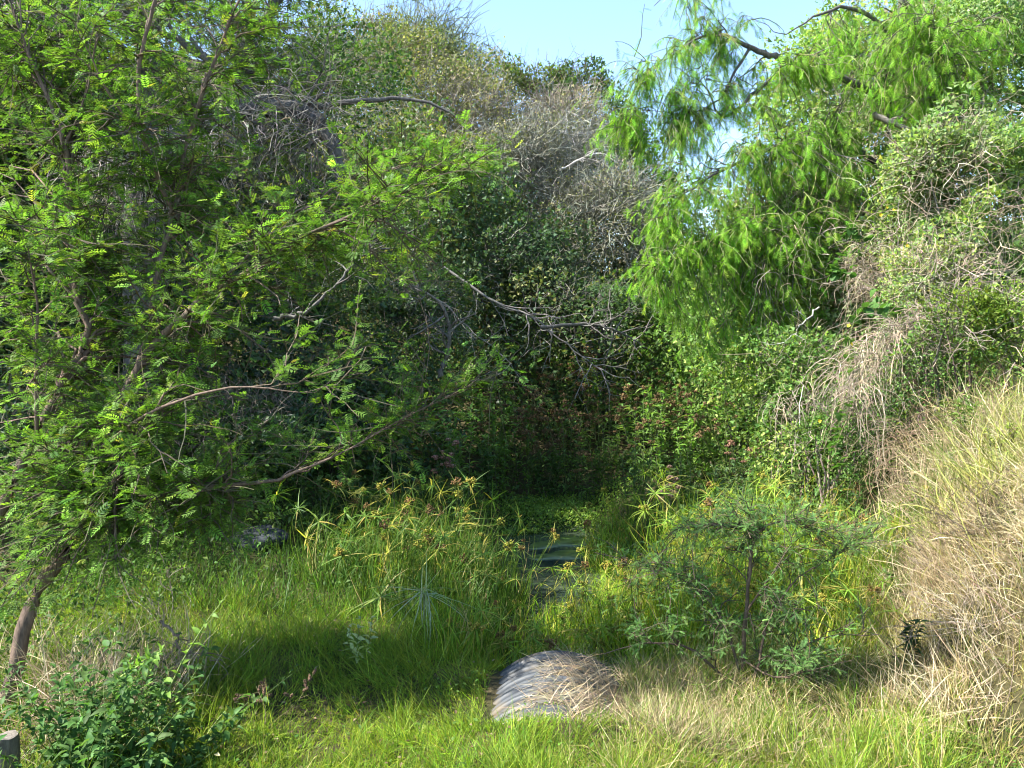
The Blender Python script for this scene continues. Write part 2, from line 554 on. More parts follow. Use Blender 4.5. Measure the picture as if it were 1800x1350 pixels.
for (u, v, lu, lv, lab) in ((990, 958, 64, 9, "pale green algae mat floating across the creek, the farther one"),
                            (985, 981, 55, 8, "yellow green algae mat floating on the creek, the nearer one")):
    k = 40
    d0 = (EYE[2] - WZ) * F_PX / (v - 600)
    c = np.array([(u - 900) / F_PX * d0, d0])
    a = np.linspace(0, 2 * math.pi, k, endpoint=False)
    rr = 1 + .18 * np.sin(3 * a + u) + .12 * np.sin(5 * a + 1)
    rx = lu / F_PX * d0; ry = lv * d0 * d0 / F_PX / (EYE[2] - WZ)
    ca, sa = math.cos(.35), math.sin(.35)
    ex, ey = np.cos(a) * rx * rr, np.sin(a) * ry * rr
    ring = np.stack([c[0] + ex * ca - ey * sa * .3, c[1] + ex * sa + ey * ca], -1)
    rim = np.column_stack([ring, np.full(k, WZ + .002)])
    top = np.column_stack([c + (ring - c) * .93, np.full(k, WZ + .012)])
    vv = np.vstack([rim, top, [[c[0], c[1], WZ + .016]]])
    t = []
    for i in range(k):
        j = (i + 1) % k
        t += [(i, j, k + j), (i, k + j, k + i), (k + i, k + j, 2 * k)]
    mb = MB(); mb.add(vv, t, np.array([.1, .15, .03]))
    tag(mb.build("algae_mat", M_ALGAE, loc=(c[0], c[1], WZ)), lab, "algae mat", "algae mats floating on the creek")

# ------------------------------------------------------------------ grass
def grass_obj(name, pos, L, W, tilt, cols, Ts, mat, kind='stuff', lean=(0, 0, 0)):
    n = len(pos)
    up = norm(np.column_stack([rng.normal(0, tilt, n), rng.normal(0, tilt, n), np.ones(n)]) + np.asarray(lean))
    rot = frames(up, rvec(n))
    mb = MB()
    stamp_mix(mb, Ts, pos, rot, np.column_stack([W, L, L]), cols)
    o = mb.build(name, mat)
    if kind: o['kind'] = kind
    return o
LC = Lump(12, 21); LD = Lump(12, 22)
def ground_pts(n, u0, u1, y0, y1, keep=None):
    """random ground points, thick where the camera sees them close"""
    y = y0 * (y1 / y0) ** rng.uniform(0, 1, n)
    x = (rng.uniform(u0, u1, n) - 900) / F_PX * y
    p = np.column_stack([x, y, hgt(x, y)])
    if keep is not None:
        p = p[rng.uniform(0, 1, len(p)) < keep(p)]
    return p
def in_pipe(p):   # pipe body and channel keep free of growing grass
    ax = 0.28 + (p[:, 1] - 5.0) * 0.07
    return (np.abs(p[:, 0] - ax) < .50) & (p[:, 1] > 4.75) & (p[:, 1] < 6.7)
def wet(p):
    return p[:, 2] < WZ + .03

def dryness(p):
    u = 900 + p[:, 0] / p[:, 1] * F_PX
    return np.clip(ss(840, 1250, u) * (.46 + .3 * LC(p, 1.2)) + ss(2.6, 3.4, p[:, 0]) * .4 + .10 * LC(p, 1.9) - .02, 0, 1)

# lawn-like fine grass in the foreground
p = ground_pts(122000, -80, 1880, 3.75, 7.8, lambda q: 1.0 * (~in_pipe(q)) * (~wet(q)) * (.5 + .5 * (LD(q, 2.0) > -.5)))
dry = dryness(p)
n = len(p)
isdry = rng.uniform(0, 1, n) < dry * .85
warm = np.clip(.5 + .6 * LC(p, .7), 0, 1)[:, None]
g1 = pick([(.135, .25, .026), (.10, .205, .022), (.165, .26, .03), (.065, .135, .02)], [1, 1, .6, .4], n, .2, .08)
g2 = pick([(.23, .30, .034), (.175, .26, .03), (.29, .32, .05)], [1, 1, .5], n, .2, .08)
col = np.where(isdry[:, None], pick([(.44, .35, .17), (.36, .31, .12), (.52, .45, .26), (.24, .17, .09)], [1, 1, .6, .4], n, .22, .05),
               np.where(rng.uniform(0, 1, (n, 1)) < .15 + .75 * warm, g2, g1))
cell = np.floor(p[:, 0] * 7 + .9 * LC(p, 3)) * 131 + np.floor(p[:, 1] * 7 + .9 * LD(p, 3))
ch = np.modf(np.abs(np.sin(cell * 12.9898) * 43758.5453))[0]
ch2 = np.modf(np.abs(np.sin(cell * 78.233) * 12543.137))[0]
L = rng.gamma(4, .027, n) * (1 + .35 * LD(p, 1.4)) * (.55 + 1.5 * ch ** 2.2) * np.where(isdry, 1.15, 1.0) * (1 + .5 * ss(5.3, 6.4, p[:, 1]))
lx = .45 * LC(p, 1.6) + 1.1 * (ch2 - .5); ly = .45 * LD(p, 1.3) + 1.1 * (np.modf(ch2 * 7.3)[0] - .5)
up = norm(np.column_stack([rng.normal(0, .5, n) + lx, rng.normal(0, .5, n) + ly, np.ones(n)]))
mb = MB()
L = np.clip(L, .03, .48)
col = col * (.75 + .5 * np.modf(ch * 13.7)[0])[:, None]
nr_ = p[:, 1] < 5.1
fr = frames(up, rvec(n)); sc_ = np.column_stack([rng.uniform(.0028, .0056, n), L, L])
stamp_mix(mb, T_BLADE3, p[nr_], fr[nr_], sc_[nr_], col[nr_])
stamp_mix(mb, T_BLADE2, p[~nr_], fr[~nr_], sc_[~nr_], col[~nr_])
o = mb.build("grass", M_GRASS); o['kind'] = 'stuff'

# grass farther back on both sides of the creek, and on the left in the shade
p = ground_pts(26000, 60, 1700, 7.4, 13.5, lambda q: 1.0 * (~wet(q)))
n = len(p)
col = pick([(.075, .145, .022), (.055, .12, .02), (.11, .17, .03)], [1, 1, .6], n, .2, .08)
grass_obj("grass", p, rng.gamma(6, .042, n), rng.uniform(.006, .011, n), .4, col, T_BLADE2, M_GRASS)

# tall dry grass on the right bank: tangled, in tufts, straw, brown and green mixed
bank = lambda q: ss(-.35, .2, q[:, 0] - 3.45 - .30 * np.clip(q[:, 1] - 7, -.5, 3.2) + .45 * LC(q, .9))
p = ground_pts(105000, 1330, 2080, 4.7, 11.5, lambda q: bank(q) * ss(9.1, 8.2, q[:, 1]) * (.25 + .75 * (LD(q, 1.9) > -.3)))
n = len(p)
cell = np.floor(p[:, 0] * 6 + .8 * LC(p, 3)) * 131 + np.floor(p[:, 1] * 6 + .8 * LD(p, 3))
ch = np.modf(np.abs(np.sin(cell * 12.9898) * 43758.5453))[0]
ch2 = np.modf(np.abs(np.sin(cell * 78.233) * 12543.137))[0]
gf = np.clip(.26 + .5 * LC(p, .8) + .22 * ss(1600, 1850, 900 + p[:, 0] / p[:, 1] * F_PX) + .5 * (ch - .5), 0, .9)
g_ = rng.uniform(0, 1, n) < gf
bf = rng.uniform(0, 1, n) < np.clip(.15 + .4 * LD(p, .7) + .5 * (ch2 - .5), 0, .9)
col = np.where(g_[:, None], pick([(.17, .24, .045), (.25, .29, .06), (.32, .33, .10)], [1, .8, .6], n, .2, .06),
      np.where(bf[:, None], pick([(.30, .22, .13), (.38, .29, .17), (.18, .125, .08)], [1, 1, .6], n, .22, .05),
               pick([(.47, .38, .22), (.37, .29, .155), (.55, .47, .31)], [1, 1, .7], n, .2, .05)))
lx = 1.1 * LC(p, 1.7) + 2.2 * (ch - .5) - .2; ly = 1.0 * LD(p, 1.5) + 2.2 * (ch2 - .5) - .15
up = norm(np.column_stack([rng.normal(0, .75, n) + lx, rng.normal(0, .75, n) + ly, np.ones(n)]))
L = np.clip(rng.gamma(3.2, .070, n) * (.65 + .9 * ch * ch2 + .3 * LC(p, 2.3)), .04, .75)
fr = frames(up, rvec(n)); sc_ = np.column_stack([rng.uniform(.0028, .006, n), L, L])
cv = rng.uniform(0, 1, n) < .28
mb = MB()
stamp_mix(mb, T_BLADE2, p[~cv], fr[~cv], sc_[~cv], col[~cv])
stamp_mix(mb, [blade(4, q) for q in (1.2, 2.0, 2.8)], p[cv], fr[cv], sc_[cv] * np.array([1, 1.3, 1.3]), col[cv])
o = mb.build("dry_grass", M_STRAW); o['kind'] = 'stuff'
# small broad leaved weeds and dead leaves lying in the foreground grass
p = ground_pts(16000, -80, 1880, 3.8, 7.5, lambda q: (.06 + .94 * (LC(q, 1.5) * LD(q, 1.1) > .42)) * (~in_pipe(q)) * (~wet(q)))
n = len(p); p[:, 2] += rng.uniform(.01, .10, n)
mb = MB()
stamp_mix(mb, T_OVATE, p, frames(rvec(n) * [1, 1, .4] + [0, 0, .1], rvec(n) * .5 + [0, 0, 1]), rng.uniform(.018, .042, n), pick([(.10, .18, .035), (.15, .24, .04)], [1, .7], n, .2, .07))
o = mb.build("ground_weeds", M_LEAF); o['kind'] = 'stuff'
p = ground_pts(1500, -80, 1880, 3.8, 8, lambda q: 1.0 * (~in_pipe(q)) * (~wet(q)))
n = len(p); p[:, 2] += rng.uniform(.01, .08, n)
mb = MB()
stamp_mix(mb, T_LEAF, p, frames(rvec(n) * [1, 1, .3], rvec(n) * .6 + [0, 0, 1]), rng.uniform(.015, .045, n), pick([(.22, .16, .09), (.15, .10, .055), (.30, .24, .13)], [1, 1, .4], n, .25, .06))
o = mb.build("leaf_litter", M_STRAW); o['kind'] = 'stuff'

# the same grasses going on a little way past both edges of the picture
for (u0, u1, y0, y1, nn, straw) in ((-900, -70, 3.2, 8.5, 15000, 0), (1870, 2900, 3.0, 8.6, 24000, 1)):
    p = ground_pts(nn, u0, u1, y0, y1)
    n = len(p)
    cl = pick([(.47, .38, .22), (.37, .29, .155), (.55, .47, .31), (.20, .26, .05)], [1, 1, .6, .8], n, .22, .05) if straw else pick([(.135, .25, .026), (.10, .205, .022), (.19, .27, .03)], [1, 1, .6], n, .2, .08)
    L = np.clip(rng.gamma(4, .05, n), .04, .5)
    up = norm(np.column_stack([rng.normal(0, .6, n) + .5 * LC(p, 1.6), rng.normal(0, .6, n) + .5 * LD(p, 1.3), np.ones(n)]))
    mb = MB()
    stamp_mix(mb, T_BLADE2, p, frames(up, rvec(n)), np.column_stack([rng.uniform(.005, .010, n), L, L]), cl)
    o = mb.build("dry_grass" if straw else "grass", M_STRAW if straw else M_GRASS); o['kind'] = 'stuff'
# ------------------------------------------------------------------ culvert pipe
def pipe_mat():
    m, nt, out = nodes_of("grey_pipe_plastic")
    N = nt.nodes.new; L = nt.links.new
    geo = N("ShaderNodeNewGeometry")
    mp = N("ShaderNodeMapping"); mp.inputs["Scale"].default_value = (3, 14, 3)
    L(geo.outputs["Position"], mp.inputs[0])
    n1 = N("ShaderNodeTexNoise"); n1.inputs["Scale"].default_value = 1; n1.inputs["Detail"].default_value = 6
    L(mp.outputs[0], n1.inputs["Vector"])
    r1 = N("ShaderNodeValToRGB"); e = r1.color_ramp.elements
    e[0].position, e[0].color = .32, (.034, .038, .042, 1)
    e[1].position, e[1].color = .7, (.082, .089, .096, 1)
    L(n1.outputs["Fac"], r1.inputs[0])
    n2 = N("ShaderNodeTexNoise"); n2.inputs["Scale"].default_value = 4; n2.inputs["Detail"].default_value = 5
    L(geo.outputs["Position"], n2.inputs["Vector"])
    r2 = N("ShaderNodeMapRange"); r2.inputs[1].default_value = .5; r2.inputs[2].default_value = .68
    L(n2.outputs["Fac"], r2.inputs[0])
    mx = N("ShaderNodeMixRGB"); mx.inputs[2].default_value = (.13, .105, .07, 1)
    L(r2.outputs[0], mx.inputs[0]); L(r1.outputs[0], mx.inputs[1])
    pb = N("ShaderNodeBsdfPrincipled"); pb.inputs["Roughness"].default_value = .5; pb.inputs["Specular IOR Level"].default_value = .22
    L(mx.outputs[0], pb.inputs["Base Color"])
    bp = N("ShaderNodeBump"); bp.inputs["Strength"].default_value = .3; bp.inputs["Distance"].default_value = .01
    L(n1.outputs["Fac"], bp.inputs["Height"]); L(bp.outputs[0], pb.inputs["Normal"])
    L(pb.outputs[0], out.inputs[0])
    return m
M_PIPE = pipe_mat()
P0, P1, PR = np.array([.24, 4.30, -.45]), np.array([.36, 6.06, -.47]), 0.58
ax_ = norm(P1 - P0); PLEN = np.linalg.norm(P1 - P0)
sx_ = norm(np.cross(ax_, np.array([0, 0, 1.0]))); sz_ = np.cross(sx_, ax_)
def pipe_surface(s, r, k=56, a0=0, a1=2 * math.pi):
    a = np.linspace(a0, a1, k)
    c = P0 + ax_ * np.asarray(s)[:, None]
    return (c[:, None, :] + np.asarray(r)[:, None, None] * (sx_[None, None] * np.cos(a)[None, :, None] + sz_[None, None] * np.sin(a)[None, :, None]))
def quads(V):
    n, k, _ = V.shape
    i = (np.arange(n - 1)[:, None] * k + np.arange(k - 1)[None]).ravel()
    return V.reshape(-1, 3), np.concatenate([np.stack([i, i + 1, i + k + 1], -1), np.stack([i, i + k + 1, i + k], -1)])
pipe = thing("culvert_pipe", "grey ribbed plastic culvert pipe half buried under dry grass at the creek head", "culvert pipe", (P0 + P1) / 2)
s_ = np.linspace(0, PLEN, 60)
V = np.concatenate([pipe_surface(s_, np.full(60, PR - .02)), pipe_surface(s_[::-1], np.full(60, PR - .06))])
mb = MB(); mb.add(*quads(V), np.array([.2, .2, .2]))
mb.build("pipe_wall", M_PIPE, pipe, smooth=True)
for q in np.arange(.06, PLEN, .155):
    prof_s = q + np.array([-.062, -.055, -.042, -.018, -.006, .006, .018, .042, .055, .062])
    prof_r = PR + np.array([-.03, .03, .058, .062, .040, .040, .062, .058, .03, -.03])
    mb = MB(); mb.add(*quads(pipe_surface(prof_s, prof_r)), np.array([.2, .2, .2]))
    mb.build("rib", M_PIPE, pipe, smooth=True)
# dead grass lying over the pipe
n = 9000
s_ = rng.uniform(.2, PLEN * .95, n); a = rng.normal(.9, .5, n)
hole = LC(np.column_stack([s_ * 1.6, a * 1.2, 0 * a]), 2.2) + 1.0 * (a > 1.5) - .35
ok = hole - .55 * (a < 1.15) < .12
s_, a = s_[ok], a[ok]; n = len(s_)
rad_ = sx_ * np.cos(a)[:, None] + sz_ * np.sin(a)[:, None]
p = P0 + ax_ * s_[:, None] + rad_ * (PR + .05)
tan = -sx_ * np.sin(a)[:, None] + sz_ * np.cos(a)[:, None]
d = norm(tan * rng.choice([-1, 1], n, p=[.35, .65])[:, None] + .85 * rvec(n) + .25 * rad_)
mb = MB()
stamp_mix(mb, T_BLADE3, p, frames(d, rad_ + .2 * rvec(n)), np.column_stack([rng.uniform(.0028, .0058, n)] + [rng.uniform(.06, .25, n)] * 2),
          pick([(.42, .32, .19), (.5, .42, .28), (.28, .21, .13), (.2, .19, .09)], [1, .8, .6, .3], n, .2, .05))
o = mb.build("dead_grass", M_STRAW); o['kind'] = 'stuff'
# gravelly earth packed against the pipe on its right
n = 9500
s_ = rng.uniform(.1, PLEN * 1.03, n); a = rng.uniform(-.1, .95, n)
rad_ = sx_ * np.cos(a)[:, None] + sz_ * np.sin(a)[:, None]
p = P0 + ax_ * s_[:, None] + rad_ * (PR + .03) + sx_ * rng.gamma(1.3, .3, n)[:, None]
p[:, 2] = np.maximum(p[:, 2], hgt(p[:, 0], p[:, 1]))
d = norm(np.column_stack([rng.normal(-.2, .7, n), rng.normal(0, .6, n), rng.uniform(.2, 1, n)]))
mb = MB()
stamp_mix(mb, T_BLADE3, p, frames(d, rvec(n)), np.column_stack([rng.uniform(.0035, .007, n)] + [rng.uniform(.08, .26, n)] * 2),
          pick([(.40, .31, .17), (.46, .38, .22), (.25, .19, .11), (.18, .24, .05)], [1, .7, .6, 1.2], n, .2, .05))
o = mb.build("dry_grass", M_STRAW); o['kind'] = 'stuff'

# ------------------------------------------------------------------ shrubs and thickets
SUN_D = sdir
def shrub(name, label, cat, u, v, d, w, h, cols, cw, n_leaf, leaf=.045, Ts=None, mat=None, depth=.9, seed=0,
          twigs=260, twig_col=(.16, .13, .10), shell=.5, thin=-.3, rough=.36, clump=1.6, up=.25, tw_len=.5, group=None, dark=1.0, tw_r=.004):
    Ts = Ts or (T_FAR if d > 11.3 else T_LEAF); mat = mat or M_LEAF
    c = P(u, v, d)
    r = np.array([w / 2 / F_PX * d, w / 2 / F_PX * d * depth, h / 2 / F_PX * d])
    base = np.array([c[0], c[1], hgt(c[0], c[1])])
    th = thing(name, label, cat, base, group)
    l1, l2 = Lump(10, seed * 7 + 1), Lump(12, seed * 7 + 2)
    # leaves
    m = int(n_leaf * 3)
    D = rvec(m)
    toc = norm(EYE - c)
    keep = (rng.uniform(0, 1, m) < np.where(D @ toc > -.3, 1, .45)) & (D[:, 2] > -.85)
    D = D[keep]; m = len(D)
    rf = 1 + rough * l1(D, 2.2) + rough * .6 * l2(D, 5.5)
    q = 1 - shell * rng.uniform(0, 1, m) ** 1.7
    off = D * r * (rf * q)[:, None]
    p = c + off
    gz = hgt(p[:, 0], p[:, 1])
    drop = np.maximum(c[2] - gz - r[2] * .6, 0) / r[2]
    low = off[:, 2] < 0
    p[low, 2] = c[2] + off[low, 2] * (1 + drop[low])
    p[low, :2] += off[low, :2] * .22 * np.minimum(drop[low], 1)[:, None]
    cl = l2(p, clump)
    keep = (cl + rng.normal(0, .35, m) > thin) & (p[:, 2] > hgt(p[:, 0], p[:, 1]) + .03)
    p, D, cl = p[keep], D[keep], cl[keep]
    n_leaf = int(n_leaf * 1.05); p, D = p[:n_leaf], D[:n_leaf]
    n = len(p)
    d_ = norm(D * .7 + rvec(n) * .9 + np.array([0, 0, up - .1]))
    rot = frames(d_, norm(D * .8 + rvec(n) * .8 + np.array([0, 0, .5])))
    sel = Lump(10, seed * 7 + 5)(p, 1.1) + rng.normal(0, .5, n)
    base_c = np.asarray(cols, float)
    order = np.argsort(np.argsort(sel)) / max(n, 1)
    cum = np.cumsum(np.asarray(cw, float) / sum(cw))
    idx = np.minimum(np.searchsorted(cum, order), len(cols) - 1)
    col = jit(base_c[idx] * dark, n, .24, .07)
    mb = MB()
    stamp_mix(mb, Ts, p, rot, leaf * (1.36 if Ts is T_FAR else 1.0) * rng.uniform(.6, 1.3, n), col)
    if n: 
        o = mb.build("foliage", mat, th)
    # stems and twigs
    tb = MB()
    ns = 7
    D2 = rvec(ns); D2[:, 2] = np.abs(D2[:, 2]) * .9
    tgt = c + D2 * r * .75
    st = np.tile(base, (ns, 1)) + rng.normal(0, .12, (ns, 3)) * [1, 1, 0]
    t = np.linspace(0, 1, 7)[None, :, None]
    mid = st * .6 + tgt * .4 + np.array([0, 0, .25]) * np.linalg.norm(tgt - st, axis=1)[:, None]
    paths = (1 - t) ** 2 * st[:, None] + 2 * t * (1 - t) * mid[:, None] + t * t * tgt[:, None]
    paths[:, 1:-1] += rng.normal(0, .05, (ns, 5, 3))
    paths[:, 0, 2] -= .08
    tb.tubes(paths, np.linspace(.022, .007, 7)[None] * rng.uniform(.6, 1.2, (ns, 1)), 5, jit(twig_col, ns))
    if twigs:
        D3 = rvec(twigs); D3[:, 2] = np.where(D3[:, 2] < -.3, -D3[:, 2], D3[:, 2])
        flip = (D3 @ toc < -.4) & (rng.uniform(0, 1, twigs) < .7)
        D3[flip] = norm(D3[flip] - 2 * (D3[flip] @ toc)[:, None] * toc)
        s0 = c + D3 * r * ((1 + rough * l1(D3, 2.2)) * rng.uniform(.45, .9, twigs))[:, None]
        pp = walk(s0, D3 * .7 + rvec(twigs) * .8 + [0, 0, up], tw_len * rng.uniform(.5, 1.4, twigs), 5, .28, .05)
        ok = pp[:, :, 2].min(1) > hgt(pp[:, 0, 0], pp[:, 0, 1])
        pp = pp[ok]
        tc = jit(twig_col, len(pp), .3, .05)
        tb.ribbons(pp, np.linspace(1, .35, 5)[None] * tw_r * rng.uniform(.7, 1.5, (len(pp), 1)), tc)
        # side forks
        f0, ft, fi, _ = on_paths(pp, len(pp) * 2, .3, .95)
        ff = walk(f0, ft * .6 + rvec(len(f0)) * .8, tw_len * .5 * rng.uniform(.4, 1.2, len(f0)), 4, .25, .03)
        tb.ribbons(ff, np.linspace(.8, .3, 4)[None] * tw_r * np.ones((len(ff), 1)), tc[fi])
    o = tb.build("branches", M_TWIG, th); o['kind'] = 'stuff'
    return th

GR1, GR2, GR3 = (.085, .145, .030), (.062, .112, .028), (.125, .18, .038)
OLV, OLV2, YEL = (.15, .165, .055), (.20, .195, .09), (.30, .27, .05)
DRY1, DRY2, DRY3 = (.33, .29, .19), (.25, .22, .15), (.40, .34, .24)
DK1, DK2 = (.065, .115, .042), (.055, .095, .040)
GRY = (.25, .245, .19)
SHR = "shrub"
# hill in the middle, far to near
shrub("feathery_shrub", "pale green wispy thorn shrub on the skyline left of the sky", SHR, 735, 150, 31, 240, 190, [(.15, .19, .075), (.19, .21, .10)], [1, 1], 9000, .16, T_NARROW, M_SOFT, seed=1, twigs=900, twig_col=(.15, .18, .08), up=.55, tw_len=1.7, rough=.28, tw_r=.012)
shrub("skyline_shrub", "low leafy green shrub with sprouting tops on the skyline ridge", SHR, 915, 180, 30, 230, 115, [GR1, OLV, GR3], [1, 1, .6], 11000, .10, seed=2, rough=.36, twigs=200, tw_len=1.0, up=.5, tw_r=.01)
shrub("skyline_shrub", "dark green bush with an upright tip at right end of skyline", SHR, 1010, 175, 29, 110, 120, [GR2, DK1], [1, .7], 6000, .10, seed=3, rough=.32, twigs=120, tw_len=.9, tw_r=.01)
shrub("dark_bush", "dark shaded bush at the right shoulder of the hill beside the sky gap", SHR, 1075, 290, 27, 120, 260, [DK1, DK2, GR2], [1, 1, .3], 11000, .09, seed=4, mat=M_DARK, twigs=150, tw_r=.008)
shrub("tall_shrub", "tall olive shrub dotted with yellow leaves below the pale wispy shrub", SHR, 660, 180, 27, 270, 300, [OLV, OLV2, YEL, GR3], [1, .7, .12, .5], 17000, .085, seed=5, twigs=700, twig_col=(.22, .19, .14), tw_len=.9, tw_r=.008)
shrub("tall_shrub", "brownish olive shrub on the hill right of the yellow dotted one", SHR, 795, 275, 25, 250, 225, [OLV2, DRY2, OLV, YEL], [1, .8, .8, .06], 15000, .075, seed=6, twigs=900, twig_col=(.24, .21, .16), tw_len=.9, tw_r=.008)
shrub("twiggy_shrub", "brown twiggy shrub just under the skyline beside the dark bush", SHR, 985, 255, 26, 150, 150, [DRY1, OLV2, DRY2], [1, 1, .7], 6500, .07, seed=7, twigs=900, twig_col=(.28, .24, .19), tw_len=1.0, tw_r=.008)
shrub("green_bush", "small bright yellow green bush among the grey dry shrubs", SHR, 903, 228, 24, 34, 52, [(.24, .25, .05)], [1], 900, .07, seed=8, twigs=20, tw_r=.006)
shrub("dry_shrub", "large grey brown dry shrub in full sun on the hillside", SHR, 935, 335, 23, 280, 240, [DRY1, DRY2, OLV2, OLV], [.6, .6, 1, .8], 16000, .05, seed=9, twigs=2600, twig_col=GRY, tw_len=.9, shell=.6, tw_r=.007)
shrub("dry_shrub", "grey dry shrub lower on the hillside beside the valley bottom", SHR, 1050, 420, 22, 220, 260, [DRY1, OLV2, DRY2, OLV], [.6, 1, .6, .8], 15000, .048, seed=10, twigs=2200, twig_col=GRY, tw_len=.8, shell=.6, tw_r=.007)
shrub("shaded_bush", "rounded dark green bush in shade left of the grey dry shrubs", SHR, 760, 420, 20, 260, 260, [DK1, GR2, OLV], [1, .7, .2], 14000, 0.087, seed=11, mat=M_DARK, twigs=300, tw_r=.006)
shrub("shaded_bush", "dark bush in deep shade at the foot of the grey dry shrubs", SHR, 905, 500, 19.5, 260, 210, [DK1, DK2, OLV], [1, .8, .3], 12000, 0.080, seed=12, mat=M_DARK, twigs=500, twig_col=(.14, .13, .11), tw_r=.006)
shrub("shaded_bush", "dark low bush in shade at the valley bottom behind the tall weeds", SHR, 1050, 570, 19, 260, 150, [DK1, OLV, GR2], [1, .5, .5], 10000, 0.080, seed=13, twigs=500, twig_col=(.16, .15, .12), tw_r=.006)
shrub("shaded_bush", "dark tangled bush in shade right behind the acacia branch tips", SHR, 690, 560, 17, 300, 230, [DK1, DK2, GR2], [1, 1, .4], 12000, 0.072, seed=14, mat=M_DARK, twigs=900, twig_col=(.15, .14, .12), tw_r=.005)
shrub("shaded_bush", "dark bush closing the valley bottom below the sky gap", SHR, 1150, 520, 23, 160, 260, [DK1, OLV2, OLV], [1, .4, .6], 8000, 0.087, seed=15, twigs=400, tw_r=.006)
shrub("far_shrub", "hazy green treetop seen in the small sky gap of the valley", SHR, 1150, 345, 34, 90, 110, [(.10, .14, .06), OLV], [1, .6], 4500, .11, T_NARROW, M_SOFT, seed=16, twigs=150, tw_len=1.0, up=.4, tw_r=.01)
shrub("dark_bush", "dark green bush filling behind the lower grey dry shrub", SHR, 1040, 400, 28, 330, 330, [GR2, DK1, OLV], [1, .6, .4], 12000, .11, seed=53, twigs=150, tw_r=.008)
# thicket on the left behind the acacia
DK1, DK2 = (.033, .066, .027), (.027, .052, .025)  # darker leaf colours stand in for the deep shade behind the acacia
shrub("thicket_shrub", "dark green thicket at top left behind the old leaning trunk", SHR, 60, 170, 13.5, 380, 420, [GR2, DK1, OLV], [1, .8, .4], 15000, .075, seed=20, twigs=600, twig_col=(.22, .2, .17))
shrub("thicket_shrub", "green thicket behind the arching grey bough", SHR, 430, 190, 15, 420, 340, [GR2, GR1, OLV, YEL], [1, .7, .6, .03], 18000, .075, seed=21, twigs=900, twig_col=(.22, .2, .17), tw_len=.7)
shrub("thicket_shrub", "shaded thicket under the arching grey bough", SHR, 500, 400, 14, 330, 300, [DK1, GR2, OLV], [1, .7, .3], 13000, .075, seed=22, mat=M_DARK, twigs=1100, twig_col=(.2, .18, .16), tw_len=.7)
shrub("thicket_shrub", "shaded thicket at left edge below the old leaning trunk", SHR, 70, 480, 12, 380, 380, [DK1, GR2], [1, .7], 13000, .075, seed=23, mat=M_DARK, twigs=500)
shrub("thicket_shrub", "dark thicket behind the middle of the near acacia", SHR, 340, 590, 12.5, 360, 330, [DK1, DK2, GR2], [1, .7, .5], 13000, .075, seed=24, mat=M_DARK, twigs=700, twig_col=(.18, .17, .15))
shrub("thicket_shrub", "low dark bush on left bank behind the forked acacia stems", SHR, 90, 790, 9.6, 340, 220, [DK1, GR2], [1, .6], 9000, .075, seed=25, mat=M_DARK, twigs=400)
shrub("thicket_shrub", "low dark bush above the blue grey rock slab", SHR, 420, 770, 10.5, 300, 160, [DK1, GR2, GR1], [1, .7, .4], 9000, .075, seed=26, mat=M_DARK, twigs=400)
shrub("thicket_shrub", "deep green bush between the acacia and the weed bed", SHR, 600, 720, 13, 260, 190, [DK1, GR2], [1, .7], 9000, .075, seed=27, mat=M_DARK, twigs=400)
# tall thicket added past the left edge to shade the backdrop behind the acacia
shrub("added_thicket", "tall dark thicket tree added at the left edge for its shade, above the low bush", SHR, -270, 250, 10.5, 560, 620, [GR2, DK1, OLV], [1, .8, .3], 22000, .10, seed=50, mat=M_DARK, twigs=300, tw_len=.8)
shrub("added_thicket", "tall dark thicket tree added at the top left corner for its shade behind the leaning trunk", SHR, -60, 120, 14.0, 520, 420, [GR2, DK1, OLV], [1, .8, .3], 22000, .10, seed=51, mat=M_DARK, twigs=300, tw_len=.8)
shrub("far_shrub", "hazy far bushes closing the valley end under the sky gap", SHR, 1110, 440, 42, 420, 190, [(.10, .14, .06), OLV], [1, .6], 15000, .16, seed=52, twigs=150, tw_len=1.0, tw_r=.01)
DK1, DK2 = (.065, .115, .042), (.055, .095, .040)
# right slope
V1, V2, V3, V4 = (.19, .285, .09), (.26, .32, .155), (.135, .24, .06), (.29, .37, .09)
shrub("vine_thicket", "grey green vine covered thicket at the top right corner", SHR, 1730, 150, 14.5, 330, 330, [V1, V2, V3, DRY1], [1, .8, .6, .2], 24300, .068, seed=30, twigs=360, twig_col=(.27, .23, .17))
shrub("vine_thicket", "vine covered thicket under the drooping tree crown at right", SHR, 1550, 250, 15.5, 340, 320, [V1, V3, DRY1, V2], [1, .7, .5, .6], 24300, .068, seed=31, twigs=600, twig_col=(.30, .25, .18))
shrub("vine_thicket", "sunlit small leaved thicket at the right edge with a dark hollow", SHR, 1740, 400, 12, 340, 330, [V1, V2, V3, V4], [1, .8, .6, .5], 27000, .068, seed=32, twigs=360, twig_col=(.27, .23, .17), thin=-.2)
shrub("vine_thicket", "mixed green thicket left of the climbing heart leaved vine", SHR, 1400, 440, 14, 260, 280, [V3, V1, DRY1, GR3], [1, .7, .4, .5], 20250, .068, seed=33, twigs=360, twig_col=(.26, .21, .16))
shrub("vine_thicket", "olive thicket around the climbing heart leaved vine", SHR, 1570, 480, 12.5, 230, 260, [V1, V2, DRY1, DRY3], [1, .8, .6, .3], 14850, .068, seed=34, twigs=480, twig_col=(.33, .27, .2))
shrub("leafy_shrub", "bright yellow green shrub with rounded leaves above the dry grass bank", SHR, 1700, 600, 9.0, 210, 190, [(.15, .205, .035), (.11, .165, .03), V3], [1, .8, .5], 8000, 0.057, T_LEAF, seed=35, twigs=100, thin=-.15)
